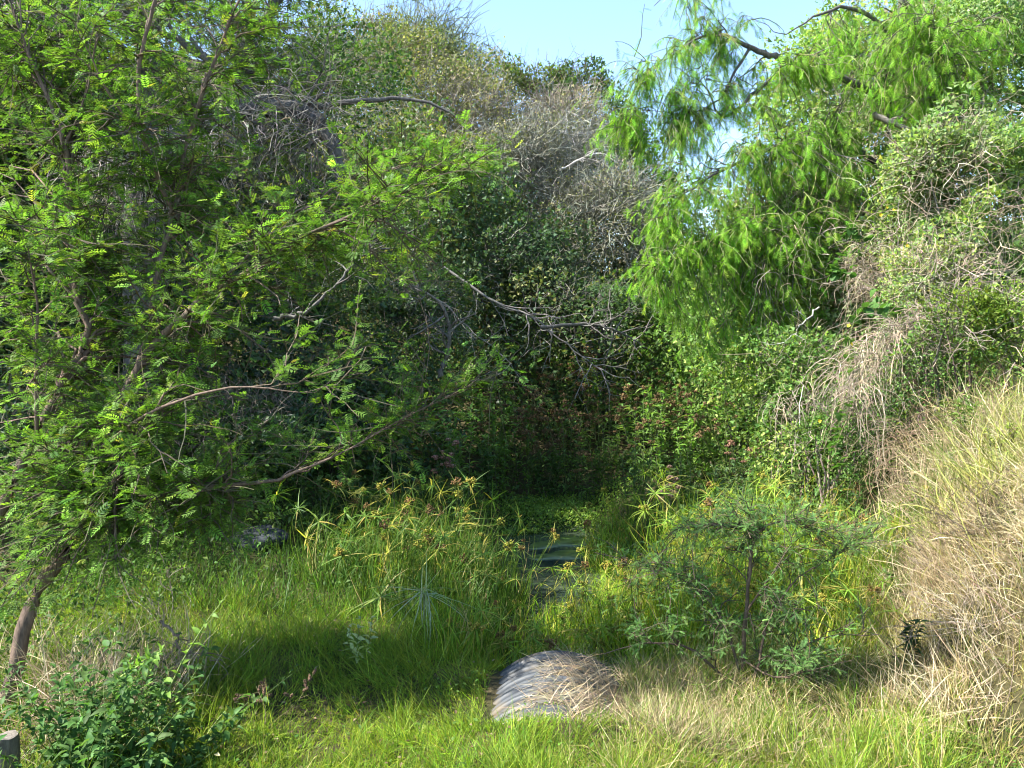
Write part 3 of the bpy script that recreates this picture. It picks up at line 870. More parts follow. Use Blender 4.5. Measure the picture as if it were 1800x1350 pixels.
shrub("leafy_shrub", "green bush at the foot of right slope under drooping foliage", SHR, 1310, 580, 15, 240, 220, [GR1, V3, GR3], [1, .8, .5], 12000, 0.068, seed=36, twigs=120)
shrub("leafy_shrub", "fresh green bush in the valley beside the shaded weeds", SHR, 1225, 570, 18, 180, 170, [GR1, GR3, V3], [1, .6, .6], 9000, 0.074, seed=37, twigs=80)
shrub("leafy_shrub", "low green bush left of the hanging dry vine curtain", SHR, 1400, 690, 11.5, 180, 180, [V3, GR1, V4], [1, .7, .4], 8000, 0.054, seed=38, twigs=160, twig_col=(.27, .22, .16))
shrub("leafy_shrub", "small bush behind the hanging dry vine curtain", SHR, 1600, 690, 10.5, 220, 190, [V3, V1, DRY2], [1, .8, .7], 8000, 0.049, seed=39, twigs=240, twig_col=(.25, .2, .15))

shrub("vine_thicket", "leafy thicket filling the top right behind the upper drooping branches", SHR, 1600, 110, 17, 380, 300, [V1, V4, V3, DRY1], [1, .6, .6, .3], 20250, .085, seed=41, twigs=280, twig_col=(.30, .25, .18))
shrub("vine_thicket", "grey green leaf mat in front of the right thicket's middle", SHR, 1650, 330, 11.6, 190, 180, [V2, V1, V4], [1, .8, .6], 9450, .055, seed=42, twigs=200, twig_col=(.33, .27, .2))
shrub("vine_thicket", "small leaved thicket between climbing vine and bright rounded shrub", SHR, 1640, 520, 10.7, 190, 170, [V2, V1, V4, DRY3], [1, .8, .6, .3], 10125, .05, seed=43, twigs=200, twig_col=(.33, .27, .2))
shrub("vine_thicket", "sunlit green thicket low under the tips of the drooping tree", SHR, 1360, 500, 13.2, 230, 210, [V3, V4, V1], [1, .7, .7], 14850, .06, seed=44, twigs=160, twig_col=(.26, .21, .16))
shrub("olive_shrub", "sunlit olive shrub on the hill above the rounded shaded bush", SHR, 720, 300, 22, 260, 180, [OLV, OLV2, GR3, YEL], [1, .8, .6, .06], 13000, .08, seed=45, twigs=600, twig_col=(.26, .23, .17), tw_len=.8, tw_r=.007)
shrub("olive_shrub", "olive shrub between the yellow dotted shrub and arching bough", SHR, 580, 180, 23, 220, 260, [OLV, GR3, OLV2, YEL], [1, .8, .6, .08], 12000, .08, seed=46, twigs=500, twig_col=(.26, .23, .17), tw_len=.8, tw_r=.007)
shrub("olive_shrub", "small olive shrub left of the bright yellow green bush", SHR, 855, 220, 25.5, 140, 130, [OLV, GR3, OLV2], [1, .8, .6], 7000, .085, seed=47, twigs=300, twig_col=(.28, .25, .19), tw_len=.8, tw_r=.007)
shrub("vine_thicket", "green thicket behind the drooping crown where slope meets sky", SHR, 1470, 230, 17, 270, 240, [V1, V4, V3, DRY1], [1, .6, .6, .3], 13000, .08, seed=54, twigs=300, twig_col=(.30, .25, .18))
shrub("leafy_shrub", "small sunlit bush left of the pale hanging curtain's foot", SHR, 1455, 770, 9.9, 170, 150, [V3, GR1, V4], [1, .7, .4], 4500, .045, seed=60, twigs=120, twig_col=(.27, .22, .16))
shrub("leafy_shrub", "dark leaved bush right of the pale hanging curtain", SHR, 1630, 650, 9.5, 150, 190, [V3, DK1, V1], [1, .8, .4], 5000, .042, seed=61, twigs=150, twig_col=(.25, .2, .15))
shrub("leafy_shrub", "sunlit rounded leaf bush at the right edge on top of the dry bank", SHR, 1790, 610, 8.9, 230, 190, [(.18, .26, .04), V4, V3], [1, .6, .6], 6500, .042, seed=62, twigs=150, twig_col=(.27, .22, .16))
# hanging curtains of dead vine
def vine_tangle(name, label, u, v, d, w, h, n, col, seed, spread=.5, droop=.22, wob=.3, L=1.0, r=.004, lean=(0, 0, 0)):
    c = P(u, v, d)
    rx, rz = w / 2 / F_PX * d, h / 2 / F_PX * d
    a = rng.uniform(-1, 1, n)
    s = c + np.column_stack([a * rx, rng.normal(0, spread * .4, n) - .15, rng.uniform(-.35, 1, n) * rz * (1 - .5 * a * a)])
    pp = walk(s, rvec(n) * .9 + np.array([0, -.3, .35]) + np.asarray(lean), L * rng.uniform(.5, 1.5, n), 11, wob, droop)
    gz = hgt(pp[..., 0], pp[..., 1]) + .02
    pp[..., 2] = np.maximum(pp[..., 2], gz)
    base = np.array([c[0], c[1], hgt(c[0], c[1])])
    th = thing(name, label, "dry vine", base)
    mb = MB()
    mb.tubes(pp, np.linspace(1, .5, 11)[None] * r * rng.uniform(.6, 1.4, (n, 1)), 3, pick(col, [1] * len(col), n, .25, .04))
    o = mb.build("tendrils", M_STRAW, th)
    o['kind'] = 'stuff'
    return th
VT = [(.48, .40, .31), (.38, .31, .23), (.28, .22, .16), (.42, .35, .22)]
def vine_curtain(name, label, tops, n, col, L, r=.0042):
    q, _ = smooth_path([list(P(u, v, d)) + [.01] for u, v, d in tops], 30)
    i = rng.integers(0, 30, n)
    s = q[i] + rng.normal(0, 1, (n, 3)) * np.array([.10, .16, .10])
    pp = walk(s, np.array([-.35, -.55, .2]) + rvec(n) * .8, L * rng.uniform(.35, 1.35, n), 12, .26, .30)
    gz = hgt(pp[..., 0], pp[..., 1]) + .02
    pp[..., 2] = np.maximum(pp[..., 2], gz)
    th = thing(name, label, "dry vine", (q[15][0], q[15][1], float(hgt(q[15][0], q[15][1]))))
    mb = MB(); mb.tubes(pp, np.linspace(1, .5, 12)[None] * r * rng.uniform(.6, 1.4, (n, 1)), 3, pick(col, [1] * len(col), n, .3, .04))
    o = mb.build("tendrils", M_STRAW, th); o['kind'] = 'stuff'
vine_curtain("dry_vine", "pale dead vine curtain hanging over the right bank above the dry grass", [(1600, 580, 9.8), (1570, 585, 9.7), (1530, 630, 9.6), (1505, 690, 9.5)], 270, VT, .95)
vine_curtain("dry_vine", "loose dead vines sprawling left of the pale hanging curtain", [(1500, 630, 10.2), (1450, 670, 10.2), (1400, 690, 10.2), (1370, 720, 10.1)], 60, VT, .8)
vine_tangle("dry_vine", "brown knot of dead vine high under the drooping crown", 1610, 165, 13.4, 110, 130, 420, VT[1:], 3, L=.8)
vine_tangle("dry_vine", "strip of pale dead vine running down the upper right slope", 1690, 230, 12.2, 150, 60, 200, VT, 4, L=.7, lean=(-.6, 0, -.3))
vine_tangle("dry_vine", "brown dead vines beside the climbing heart leaved vine", 1520, 500, 11.6, 60, 170, 200, VT, 5, L=.6)
vine_tangle("dry_vine", "dead vines among the drooping foliage in the slope's middle", 1420, 330, 12.9, 190, 110, 200, VT[1:], 6, L=.7)
vine_tangle("dry_vine", "brown dead vine mat under the small leaved thicket at the right", 1610, 420, 12.0, 110, 110, 130, VT, 7, L=.6)
vine_tangle("dry_vine", "dead brown undergrowth hanging above the dry grass bank's dark hollow", 1580, 800, 9.2, 80, 120, 170, [(.26, .19, .12), (.2, .15, .09), (.34, .26, .16)], 8, L=.7)

vine_tangle("dry_vine", "thin pale vine strands trailing over the sunlit thicket near the right edge", 1690, 420, 10.9, 260, 260, 130, VT, 21, L=.8, spread=1.2)
vine_tangle("dry_vine", "thin pale vine strands trailing over the thicket below the drooping crown", 1450, 480, 12.2, 260, 200, 130, VT, 22, L=.8, spread=1.2)
# ------------------------------------------------------------------ trees
def tree(name, label, cat, base, limbs, blobs, n_clump, n_twig, n_leaf, leaf, Ts, leaf_mat_, cols, cw, bark, twig_bark,
         twig_len=.35, droop=.05, leaf_droop=0.0, sub_r=.014, sag=0.0, single=0, wob=.18, hang=0.0, lo=.25, flat=.3, extra_twigs=None, kl=7):
    th = thing(name, label, cat, base)
    tr = MB()
    for p, r in limbs:
        tr.tubes(p[None], r[None], 8, np.asarray(bark, float))
    tr.build("trunk", M_BARK, th, smooth=True)
    C = blobs_pts(blobs, n_clump)
    sb, sr = sub_branches(limbs, C, sub_r, lo=lo, sag=sag)
    br = MB(); br.tubes(sb, sr, 5, jit(bark, len(sb), .2, .04))
    N = n_clump * n_twig
    p0, tg, bi, tt = on_paths(sb, N, .3, 1.0)
    dirs = norm(tg * .55 + rvec(N) * np.array([1, 1, flat + .45]) * .85 + np.array([0, 0, .12 - hang]))
    tw = walk(p0, dirs, twig_len * rng.uniform(.3, 1.6, N), 6, wob, droop)
    br.ribbons(tw, np.linspace(.0042, .0015, 6)[None] * np.ones((N, 1)) * (leaf / .08), jit(twig_bark, N, .2, .05))
    br.build("branches", M_TWIG, th)
    q, qt, qi, t_ = on_paths(tw, N * n_leaf, .12, 1.0)
    n = len(q)
    ld = norm(qt * .6 + rvec(n) * np.array([1, 1, .6]) + np.array([0, 0, .1 - leaf_droop]))
    rot = frames(ld, norm(rvec(n) * .55 + np.array([0, 0, 1.0]) + .35 * SUN_D))
    cc = np.repeat(np.exp(rng.normal(0, .14, (N, 1))), 1, 0)[qi]
    col = pick(cols, cw, n, .26, .07) * cc
    size = leaf * rng.uniform(.5, 1.35, n)
    ti = rng.integers(0, len(Ts), n)
    keep = np.ones(n, bool)
    if single:
        dc = q - EYE
        u = 900 + dc[:, 0] / dc[:, 1] * F_PX
        near = np.linalg.norm(dc, axis=1) + np.where((u < 10) | (q[:, 2] > 4.8), 50, 0)
        s_i = np.argsort(near)[:single]
        keep[s_i] = False
        lib = []
        for T in Ts:
            for c_ in cols[:2]:
                mm = MB(); mm.stamp(T, np.zeros((1, 3)), np.eye(3)[None], 1.0, np.asarray([c_], float))
                lib.append(mm.mesh("leaf", leaf_mat_))
        o_ = np.array(th['_o'])
        for j in s_i:
            child("leaf", lib[rng.integers(len(lib))], th, mat4(q[j] - o_, rot[j], size[j]))
    cr = MB()
    for k in range(len(Ts)):
        m = keep & (ti == k)
        cr.stamp(Ts[k], q[m], rot[m], size[m], col[m])
    o = cr.build("crown", leaf_mat_, th)
    o['kind'] = 'stuff'
    return th

AC = [(.125, .225, .036), (.088, .17, .032), (.17, .265, .04), (.25, .26, .05)]
base = P(20, 1180, 5.3); base[2] = float(hgt(base[0], base[1]))
bx, by = 20, 1180
limbs = [
    limb_uv([(12, 1230, 5.3, .055), (60, 1050, 5.4, .050), (120, 965, 5.5, .046), (148, 880, 5.6, .042), (165, 800, 5.65, .038), (198, 735, 5.7, .034),
             (245, 640, 5.8, .032), (300, 575, 5.8, .028), (370, 520, 5.75, .025), (430, 482, 5.7, .022), (510, 430, 5.6, .017), (600, 385, 5.5, .011), (690, 350, 5.4, .006)], 40, .006),
    limb_uv([(245, 640, 5.8, .028), (268, 560, 6.0, .024), (272, 500, 6.1, .023), (288, 440, 6.2, .021), (305, 370, 6.25, .020), (330, 240, 6.3, .017), (362, 150, 6.3, .014), (402, 40, 6.3, .011), (440, -40, 6.3, .008)], 26, .006),
    limb_uv([(305, 370, 6.25, .018), (275, 310, 6.1, .018), (250, 230, 6.0, .019), (243, 150, 6.0, .017), (252, 80, 6.0, .015), (272, 10, 6.0, .013), (290, -70, 6.0, .010)], 18, .005),
    limb_uv([(-60, 1010, 5.5, .05), (8, 880, 5.6, .042), (60, 770, 5.7, .036), (100, 690, 5.8, .030), (148, 612, 5.9, .026), (152, 580, 5.9, .025), (138, 520, 5.95, .024), (130, 450, 6.0, .023), (126, 340, 6.0, .021), (112, 260, 6.0, .018), (92, 190, 6.0, .014), (50, 90, 6.0, .010), (20, 10, 6.0, .007)], 36, .006),
    limb_uv([(140, 925, 5.55, .030), (178, 880, 5.5, .026), (205, 842, 5.45, .022), (230, 800, 5.4, .015), (262, 740, 5.3, .010), (290, 690, 5.2, .006)], 14, .004),
    limb_uv([(130, 950, 5.5, .024), (190, 905, 5.5, .020), (260, 872, 5.5, .018), (340, 858, 5.5, .016), (430, 851, 5.5, .014), (500, 838, 5.5, .011), (590, 800, 5.5, .007), (700, 740, 5.6, .004), (820, 680, 5.6, .002)], 24, .005),
    limb_uv([(370, 520, 5.75, .013), (450, 430, 6.0, .010), (540, 360, 6.2, .007), (640, 310, 6.3, .005), (760, 290, 6.4, .003)], 14, .01),
    limb_uv([(250, 230, 6.0, .010), (215, 200, 5.9, .009), (180, 140, 5.8, .006), (150, 80, 5.7, .004)], 10, .004),
    limb_uv([(112, 260, 6.0, .010), (140, 200, 6.0, .008), (160, 130, 6.0, .006), (170, 60, 6.0, .004)], 10, .004),
    limb_uv([(65, 760, 5.7, .015), (63, 680, 5.6, .013), (66, 600, 5.6, .011), (64, 520, 5.6, .008), (50, 440, 5.5, .005)], 12, .004),
    limb_uv([(165, 800, 5.65, .014), (240, 740, 5.3, .011), (330, 700, 5.1, .009), (430, 680, 5.0, .006), (530, 690, 5.0, .003)], 14, .005),
]
AB = [(110, 100, 170, 140, 1.0, 5.3, 6.8), (330, 110, 190, 140, 1.1, 5.4, 6.8), (110, 330, 170, 140, 1.1, 5.2, 6.8), (370, 300, 110, 140, .55, 5.5, 6.9), (170, 330, 60, 150, .35, 5.5, 6.9),
      (120, 560, 180, 140, 1.1, 5.0, 6.5), (330, 520, 180, 120, .85, 4.9, 6.6), (120, 760, 160, 110, .9, 4.9, 6.3), (290, 740, 150, 100, .7, 4.9, 6.3),
      (250, 890, 180, 60, .6, 5.0, 6.0), (600, 450, 140, 75, .22, 5.2, 6.4), (730, 300, 120, 36, .28, 5.6, 6.6), (610, 400, 90, 40, .18, 5.4, 6.6),
      (745, 490, 50, 34, .16, 5.2, 6.0), (570, 580, 110, 45, .17, 4.9, 5.8), (660, 600, 40, 24, .08, 4.9, 5.3), (480, 710, 110, 50, .15, 4.9, 5.8),
      (790, 690, 110, 30, .22, 5.3, 5.9), (640, 770, 130, 34, .2, 5.2, 5.9), (340, 910, 90, 40, .25, 5.0, 5.7), (40, 940, 70, 70, .35, 5.0, 5.8)]
tree("acacia_tree", "near slender stemmed acacia with small feathery leaves filling the left side", "tree", base, limbs, [(q[0], q[1], q[2], q[3], q[4], q[5] + .35, q[6] + .45) for q in AB] + [(60, 900, 110, 70, .5, 5.2, 5.9), (220, 860, 150, 60, .25, 4.9, 5.6), (60, 1010, 80, 60, .35, 5.0, 5.6), (170, 985, 80, 40, .25, 5.1, 5.7), (690, 345, 70, 24, .18, 5.2, 5.7), (500, 420, 80, 40, .2, 5.3, 5.9)], 530, 9, 5, .078, T_ACACIA, M_LEAF,
     AC, [1, .9, .6, .06], (.16, .112, .082), (.10, .085, .05), single=290, wob=.14, twig_len=.36)

# the old tree behind it
OB = (.115, .105, .095)
limbs = [
    limb_uv([(262, 860, 10.6, .27), (250, 640, 10.4, .23), (245, 470, 10.2, .22), (262, 330, 10.1, .22), (300, 250, 10.2, .17), (380, 205, 10.3, .14), (450, 190, 10.2, .125), (520, 195, 10.1, .115), (565, 225, 10.0, .10), (588, 275, 9.9, .075), (594, 330, 9.8, .03)], 40, .02),
    limb_uv([(250, 400, 10.15, .2), (200, 235, 10.2, .15), (150, 135, 10.3, .13), (125, 60, 10.4, .11), (122, -60, 10.5, .10), (140, -200, 10.6, .08)], 24, .02),
    limb_uv([(262, 330, 10.1, .16), (258, 180, 10.6, .13), (250, 40, 10.9, .11), (240, -120, 11, .09), (200, -260, 11, .06)], 20, .02),
    limb_uv([(450, 190, 10.2, .09), (420, 110, 10.4, .07), (470, 30, 10.6, .05), (540, -60, 10.8, .03)], 14, .015),
    limb_uv([(520, 195, 10.1, .05), (620, 178, 10.1, .035), (700, 172, 10.2, .025), (780, 190, 10.2, .015), (830, 230, 10.2, .006)], 16, .01),
    limb_uv([(330, 225, 10.2, .08), (380, 130, 10, .06), (300, 60, 9.8, .04), (220, 20, 9.6, .02)], 14, .015),
]
b_ = limbs[0][0][0].copy(); b_[2] = float(hgt(b_[0], b_[1]))
tree("old_tree", "old dark trunked tree with a bent arching bough behind the near acacia", "tree", b_, limbs,
     [(100, -60, 300, 60, .6, 9, 12.5), (380, -30, 200, 40, .35, 9.5, 12), (60, 60, 160, 90, .5, 9.6, 12), (330, 60, 200, 80, .5, 9.6, 12), (520, 120, 90, 60, .2, 9.8, 11), (480, 260, 80, 50, .12, 9.8, 10.6)],
     170, 9, 4, .12, T_ACACIA, M_LEAF, [(.085, .14, .03), (.06, .11, .025), (.12, .16, .04)], [1, .8, .4], OB, (.16, .14, .12), twig_len=.6, sub_r=.03, single=0)
vine_tangle("dead_twigs", "mass of grey dead twigs hanging below the arching bough", 490, 250, 9.9, 200, 150, 260, [(.24, .215, .19), (.16, .145, .13)], 11, L=.9, r=.006, droop=.1, wob=.22)
vine_tangle("dead_twigs", "ragged grey dead bark strips hanging from the old trunk", 235, 340, 9.8, 90, 200, 180, [(.25, .22, .19), (.3, .26, .2)], 12, L=.9, r=.007, droop=.2, wob=.18)
vine_tangle("dead_twigs", "bare grey twigs high between the trunks at the top left", 200, 70, 10.0, 260, 120, 160, [(.26, .23, .2), (.32, .29, .25)], 13, L=1.0, r=.007, droop=.05, wob=.2)

# the drooping tree on the right
MQ = [(.18, .35, .035), (.135, .28, .03), (.25, .40, .05), (.40, .36, .08)]
MBK = (.11, .10, .085)
limbs = [
    limb_uv([(1560, 560, 13.6, 0.1156), (1550, 420, 13.5, 0.1020), (1572, 300, 13.4, 0.0884), (1562, 180, 13.3, 0.0748), (1575, 60, 13.3, 0.0612), (1600, -60, 13.3, 0.0476)], 24, .02),
    limb_uv([(1562, 180, 13.3, 0.0680), (1490, 140, 13.2, 0.0578), (1402, 112, 13.1, 0.0544), (1355, 97, 13.1, 0.0510), (1318, 84, 13.1, 0.0408), (1260, 60, 13.0, 0.0238), (1200, 85, 12.9, 0.0122), (1150, 120, 12.8, 0.0054)], 26, .012),
    limb_uv([(1395, 112, 13.1, 0.0340), (1340, 150, 13.0, 0.0306), (1300, 190, 12.9, 0.0258), (1262, 200, 12.9, 0.0177), (1240, 152, 12.9, 0.0109), (1190, 150, 12.8, 0.0048)], 18, .012),
    limb_uv([(1318, 84, 13.1, 0.0272), (1290, 130, 13, 0.0218), (1262, 180, 12.9, 0.0136), (1200, 200, 12.8, 0.0082), (1120, 190, 12.7, 0.0034)], 14, .012),
    limb_uv([(1572, 300, 13.4, 0.0544), (1490, 260, 13.0, 0.0408), (1400, 250, 12.7, 0.0340), (1300, 285, 12.4, 0.0238), (1220, 330, 12.2, 0.0136), (1160, 380, 12.1, 0.0054)], 22, .015),
    limb_uv([(1550, 420, 13.5, 0.0408), (1450, 406, 12.7, 0.0306), (1380, 405, 12.4, 0.0238), (1290, 412, 12.2, 0.0150), (1210, 440, 12.1, 0.0068), (1160, 470, 12, 0.0034)], 20, .012),
    limb_uv([(1575, 60, 13.3, 0.0408), (1500, 15, 13.2, 0.0306), (1440, 25, 13.1, 0.0190), (1380, 60, 13.0, 0.0082), (1340, 40, 13, 0.0041)], 16, .012),
    limb_uv([(1562, 180, 13.3, 0.0476), (1640, 110, 13.0, 0.0340), (1700, 60, 12.8, 0.0204), (1760, 20, 12.7, 0.0082)], 14, .012),
    limb_uv([(1572, 300, 13.4, 0.0340), (1655, 170, 12.4, 0.0272), (1665, 110, 12.2, 0.0204), (1640, 40, 12.1, 0.0102)], 14, .012),
    limb_uv([(1600, -60, 13.3, 0.0408), (1450, -110, 13.2, 0.0306), (1300, -70, 13.1, 0.0204), (1200, -30, 13.0, 0.0102), (1150, 10, 12.9, 0.0041)], 18, .012),
]
b_ = limbs[0][0][0].copy(); b_[2] = float(hgt(b_[0], b_[1]))
MBL = [(1240, 40, 70, 70, .7, 12.6, 13.5), (1260, 130, 80, 90, .8, 12.4, 13.4), (1110, 130, 60, 50, .45, 12.4, 13.2), (1170, 200, 70, 60, .6, 12.3, 13.2), (1110, 220, 40, 50, .25, 12.4, 13),
       (1325, 30, 40, 50, .2, 12.6, 13.5), (1530, 40, 60, 40, .4, 12.6, 13.6), (1620, 50, 110, 60, .9, 12.2, 13.4), (1690, 80, 100, 80, .9, 11.7, 12.8), (1450, 130, 90, 70, .9, 12.2, 13.0), (1530, 110, 90, 60, .7, 12.0, 12.9), (1620, 150, 60, 50, .4, 11.8, 12.4), (1470, 300, 70, 60, .45, 11.9, 12.6), (1310, 600, 60, 40, .35, 11.8, 12.6), (1240, 540, 70, 50, .4, 11.8, 12.8),
       (1560, 200, 90, 60, .4, 12.2, 13), (1400, 240, 110, 70, .9, 12.0, 12.9), (1290, 300, 120, 80, 1.0, 11.8, 12.6), (1205, 370, 70, 80, .7, 11.7, 12.4), (1350, 390, 100, 50, .65, 11.6, 12.5),
       (1170, 460, 40, 40, .2, 11.6, 12.2), (1420, 440, 60, 40, .25, 11.7, 12.4), (1390, 580, 60, 40, .4, 11.6, 12.2), (1250, 440, 60, 40, .3, 11.7, 12.4)]
tree("drooping_tree", "tall tree with drooping bright feathery foliage on the right slope", "tree", b_, limbs, MBL,
     380, 10, 7, .12, T_MESQ, M_SOFT, MQ, [1, .8, .6, .015], MBK, (.16, .17, .07), twig_len=.5, droop=.32, leaf_droop=.9, sub_r=.02, single=0, hang=.25, sag=.1)
# ------------------------------------------------------------------ umbrella sedges
def umbel_meshes(kind):
    """bract wheel and flower cluster, unit size about 0.5 m across, stem top at the origin"""
    brown = kind in (1, 3)
    nb = int(rng.integers(11, 20))
    a = np.arange(nb) * 2 * math.pi / nb + rng.normal(0, .34, nb)
    el = rng.normal(.15, .48, nb)
    d = np.column_stack([np.cos(a) * np.cos(el), np.sin(a) * np.cos(el), np.sin(el)])
    mb = MB()
    base = [(.21, .31, .035), (.27, .31, .04), (.16, .27, .035), (.30, .29, .06), (.10, .18, .03), (.13, .20, .035), (.085, .155, .03), (.15, .19, .045)][kind]  # last four bract colours carry the left clumps' shade
    col = pick([base, (.36, .31, .07)], [1, .18], nb, .18, .05)
    Lb = rng.uniform(.10, .34, nb)
    stamp_mix(mb, [blade(4, b) for b in (.3, .9, 1.7)], np.zeros((nb, 3)), frames(d, np.tile([0, 0, 1.0], (nb, 1))),
              np.column_stack([np.full(nb, .0115), Lb, Lb]), col)
    bract = mb.mesh("umbel", M_GRASS)
    fb = MB()
    nr = 16
    a = rng.uniform(0, 6.28, nr); el = rng.uniform(.25, 1.4, nr)
    d = np.column_stack([np.cos(a) * np.cos(el), np.sin(a) * np.cos(el), np.sin(el)])
    Lr = rng.uniform(.035, .085, nr)
    tips = d * Lr[:, None]
    path = np.stack([np.zeros((nr, 3)), tips * .5, tips], 1)
    fc = [(.27, .26, .04), (.13, .08, .03), (.33, .29, .045), (.20, .12, .04)][kind % 4]
    fb.tubes(path, np.full((nr, 3), .0014), 3, np.array([.2, .22, .05]))
    m = nr * 6
    pp = np.repeat(tips, 6, 0) + rvec(m) * .012
    fb.stamp(T_BLOB, pp, frames(rvec(m), rvec(m)), rng.uniform(.0045, .010, m)[:, None] * np.array([1, 1.6, 1.0]), jit(fc, m, .3, .10))
    return bract, fb.mesh("flower_cluster", M_STRAW)
UMB = [umbel_meshes(k) for k in (0, 1, 2, 3, 0, 2, 1, 4, 5, 6, 7)]

def sedge(label, u, v, y, n_stalk, height, spread, warm=.4, leafy=120, name="umbrella_sedge", group="umbrella sedge clumps along the creek", lean=(0, 0), size=1.0, kinds=None):
    x = (u - 900) / F_PX * y
    z = max(float(hgt(x, y)), WZ - .05)
    th = thing(name, label, "sedge", (x, y, z), group)
    b = np.array([x, y, z])
    a = rng.uniform(0, 6.28, n_stalk); rr = spread * np.sqrt(rng.uniform(0, 1, n_stalk))
    s = b + np.column_stack([np.cos(a) * rr, np.sin(a) * rr, np.zeros(n_stalk)])
    s[:, 2] = np.maximum(hgt(s[:, 0], s[:, 1]), WZ) - .03
    lean_ = np.column_stack([np.cos(a) * rr, np.sin(a) * rr, np.zeros(n_stalk)]) / max(spread, .1) * .38
    d = np.array([lean[0], lean[1], 1.0]) + lean_ + rng.normal(0, .10, (n_stalk, 3))
    L = height * rng.uniform(.40, 1.08, n_stalk)
    pp = walk(s, d, L, 6, .05, .015 + .02 * rng.uniform())
    mb = MB()
    green = [(.10, .17, .03), (.13, .19, .035), (.20, .21, .045)]
    mb.tubes(pp, np.linspace(.0045, .0030, 6)[None] * np.ones((n_stalk, 1)), 3, pick(green, [1, 1, warm], n_stalk, .15, .05))
    mb.build("stalks", M_GRASS, th)
    # long basal leaves
    n = leafy
    a = rng.uniform(0, 6.28, n); rr = spread * 1.1 * np.sqrt(rng.uniform(0, 1, n))
    q = b + np.column_stack([np.cos(a) * rr, np.sin(a) * rr, np.zeros(n)])
    q[:, 2] = np.maximum(hgt(q[:, 0], q[:, 1]), WZ) - .02
    d = norm(np.column_stack([np.cos(a) * .45, np.sin(a) * .45, np.ones(n)]) + rng.normal(0, .22, (n, 3)))
    mb = MB()
    Lb = height * rng.uniform(.35, .95, n)
    stamp_mix(mb, T_BLADE5, q, frames(d, np.column_stack([np.cos(a), np.sin(a), np.full(n, .4)])),
              np.column_stack([rng.uniform(.009, .016, n), Lb, Lb]),
              pick([(.21, .32, .03), (.14, .25, .026), (.40, .41, .045), (.46, .38, .13)] if warm > .36 else [(.095, .165, .026), (.07, .135, .023), (.15, .19, .035), (.36, .29, .13)], [1, .8, .65 * warm + .05, .15 * warm + .14], n, .2, .06))  # second colour set has shade put into the leaves
    o = mb.build("leaves", M_GRASS, th); o['kind'] = 'stuff'
    kinds = kinds or list(range(7))
    for i in range(n_stalk):
        k = kinds[int(rng.integers(len(kinds)))]
        top = pp[i, -1] - b
        t_ = norm(pp[i, -1] - pp[i, -2])
        t_ = norm(t_ + .45 * rvec(1)[0])
        rot = frames(norm(np.cross(t_, rvec(1)[0]))[None], t_[None])[0]
        sc = size * rng.uniform(.45, 1.2)
        um = child("umbel", UMB[k][0], th, mat4(top, rot, sc))
        if rng.uniform() < .32: child("flower_cluster", UMB[k][1], um)
    return th

SG = [
    # left clump, brown heads, leaf colours darkened to stand in for acacia shade
    ("tall dark sedge clump with brown heads at the left creek bank, its left end", 620, 0, 8.6, 27, 0.99, .50, .15, 374),
    ("sedge clump with red brown heads in the middle of left creek bank", 740, 0, 9.0, 31, 1.07, .55, .15, 432),
    ("sedge clump arching over the left edge of the open water", 860, 0, 9.3, 24, 0.95, .45, .25, 345),
    ("dense shaded sedge clump behind the silvery star shaped grass", 720, 0, 7.9, 22, 0.86, .45, .2, 345),
    ("sedge clump beside the water just left of the nearest open pool", 850, 0, 8.1, 20, 0.82, .38, .35, 316),
    ("sedge clump at the back of left bank touching the weed bed", 690, 0, 10.6, 22, 0.99, .5, .3, 259),
    # centre, in front of the water
    ("bright sedge clump with brown tufted heads just left of the culvert pipe", 800, 0, 6.75, 14, 0.72, .24, .5, 298),
    ("bright sedge clump with yellow heads right behind the culvert pipe's outlet", 925, 0, 6.95, 12, 0.70, .22, .5, 276),
    ("sparse sedge standing in the water with a few yellow heads", 1015, 0, 7.6, 4, 0.52, .22, .4, 45),
    # right clump, bright yellow green
    ("yellow green sedge clump at the water's right edge", 1110, 0, 8.2, 31, 0.95, .42, .8, 506),
    ("bright yellow sedge clump behind the small blue green acacia, left of its stem", 1200, 0, 7.4, 31, 0.95, .42, .9, 552),
    ("bright sedge clump behind the small acacia's crown top", 1290, 0, 8.3, 36, 1.00, .5, .9, 598),
    ("glowing yellow sedge clump right of the small acacia's stem", 1420, 0, 7.3, 33, 0.95, .45, 1.2, 598),
    ("sedge clump with drooping leaves at the foot of the dry grass bank", 1500, 0, 7.9, 33, 0.95, .42, 1.0, 552),
    ("sedge clump at the top of right patch below the hanging dry vines", 1400, 0, 9.3, 33, 1.00, .5, .8, 506),
    ("sedge clump at the right patch's back beside the green weeds", 1230, 0, 9.6, 31, 1.05, .5, .6, 460),
    ("low sedge clump with rusty heads beside the dry bank's lower edge", 1480, 0, 6.7, 19, 0.62, .32, 1.2, 368),
    ("sedge clump at the water's right side near the algae mats", 1090, 0, 9.5, 8, 0.52, .34, .6, 124),
    ("sedge clump at right of the water halfway to the watercress", 1082, 0, 10.8, 16, .75, .34, .5, 230),
    ("small sedge at the far right corner of the open water", 1075, 0, 12.0, 14, .8, .32, .4, 192),
    ("grassy sedge in the water in front of the algae mats", 950, 0, 8.6, 5, 0.50, .25, .4, 72),
    ("grassy sedge rising from the water just behind the pipe's top", 1040, 0, 7.0, 6, 0.43, .26, .7, 81),
    ("sedge tuft hiding the near end of the water behind the pipe", 985, 0, 7.35, 14, .62, .30, .6, 260),
    ("sedge tuft in the water halfway between pipe and algae mats", 1005, 0, 8.3, 10, .6, .28, .5, 200),
    ("low sedge clump between the culvert pipe and small acacia", 1120, 0, 6.9, 16, 0.60, .30, .9, 345),
]
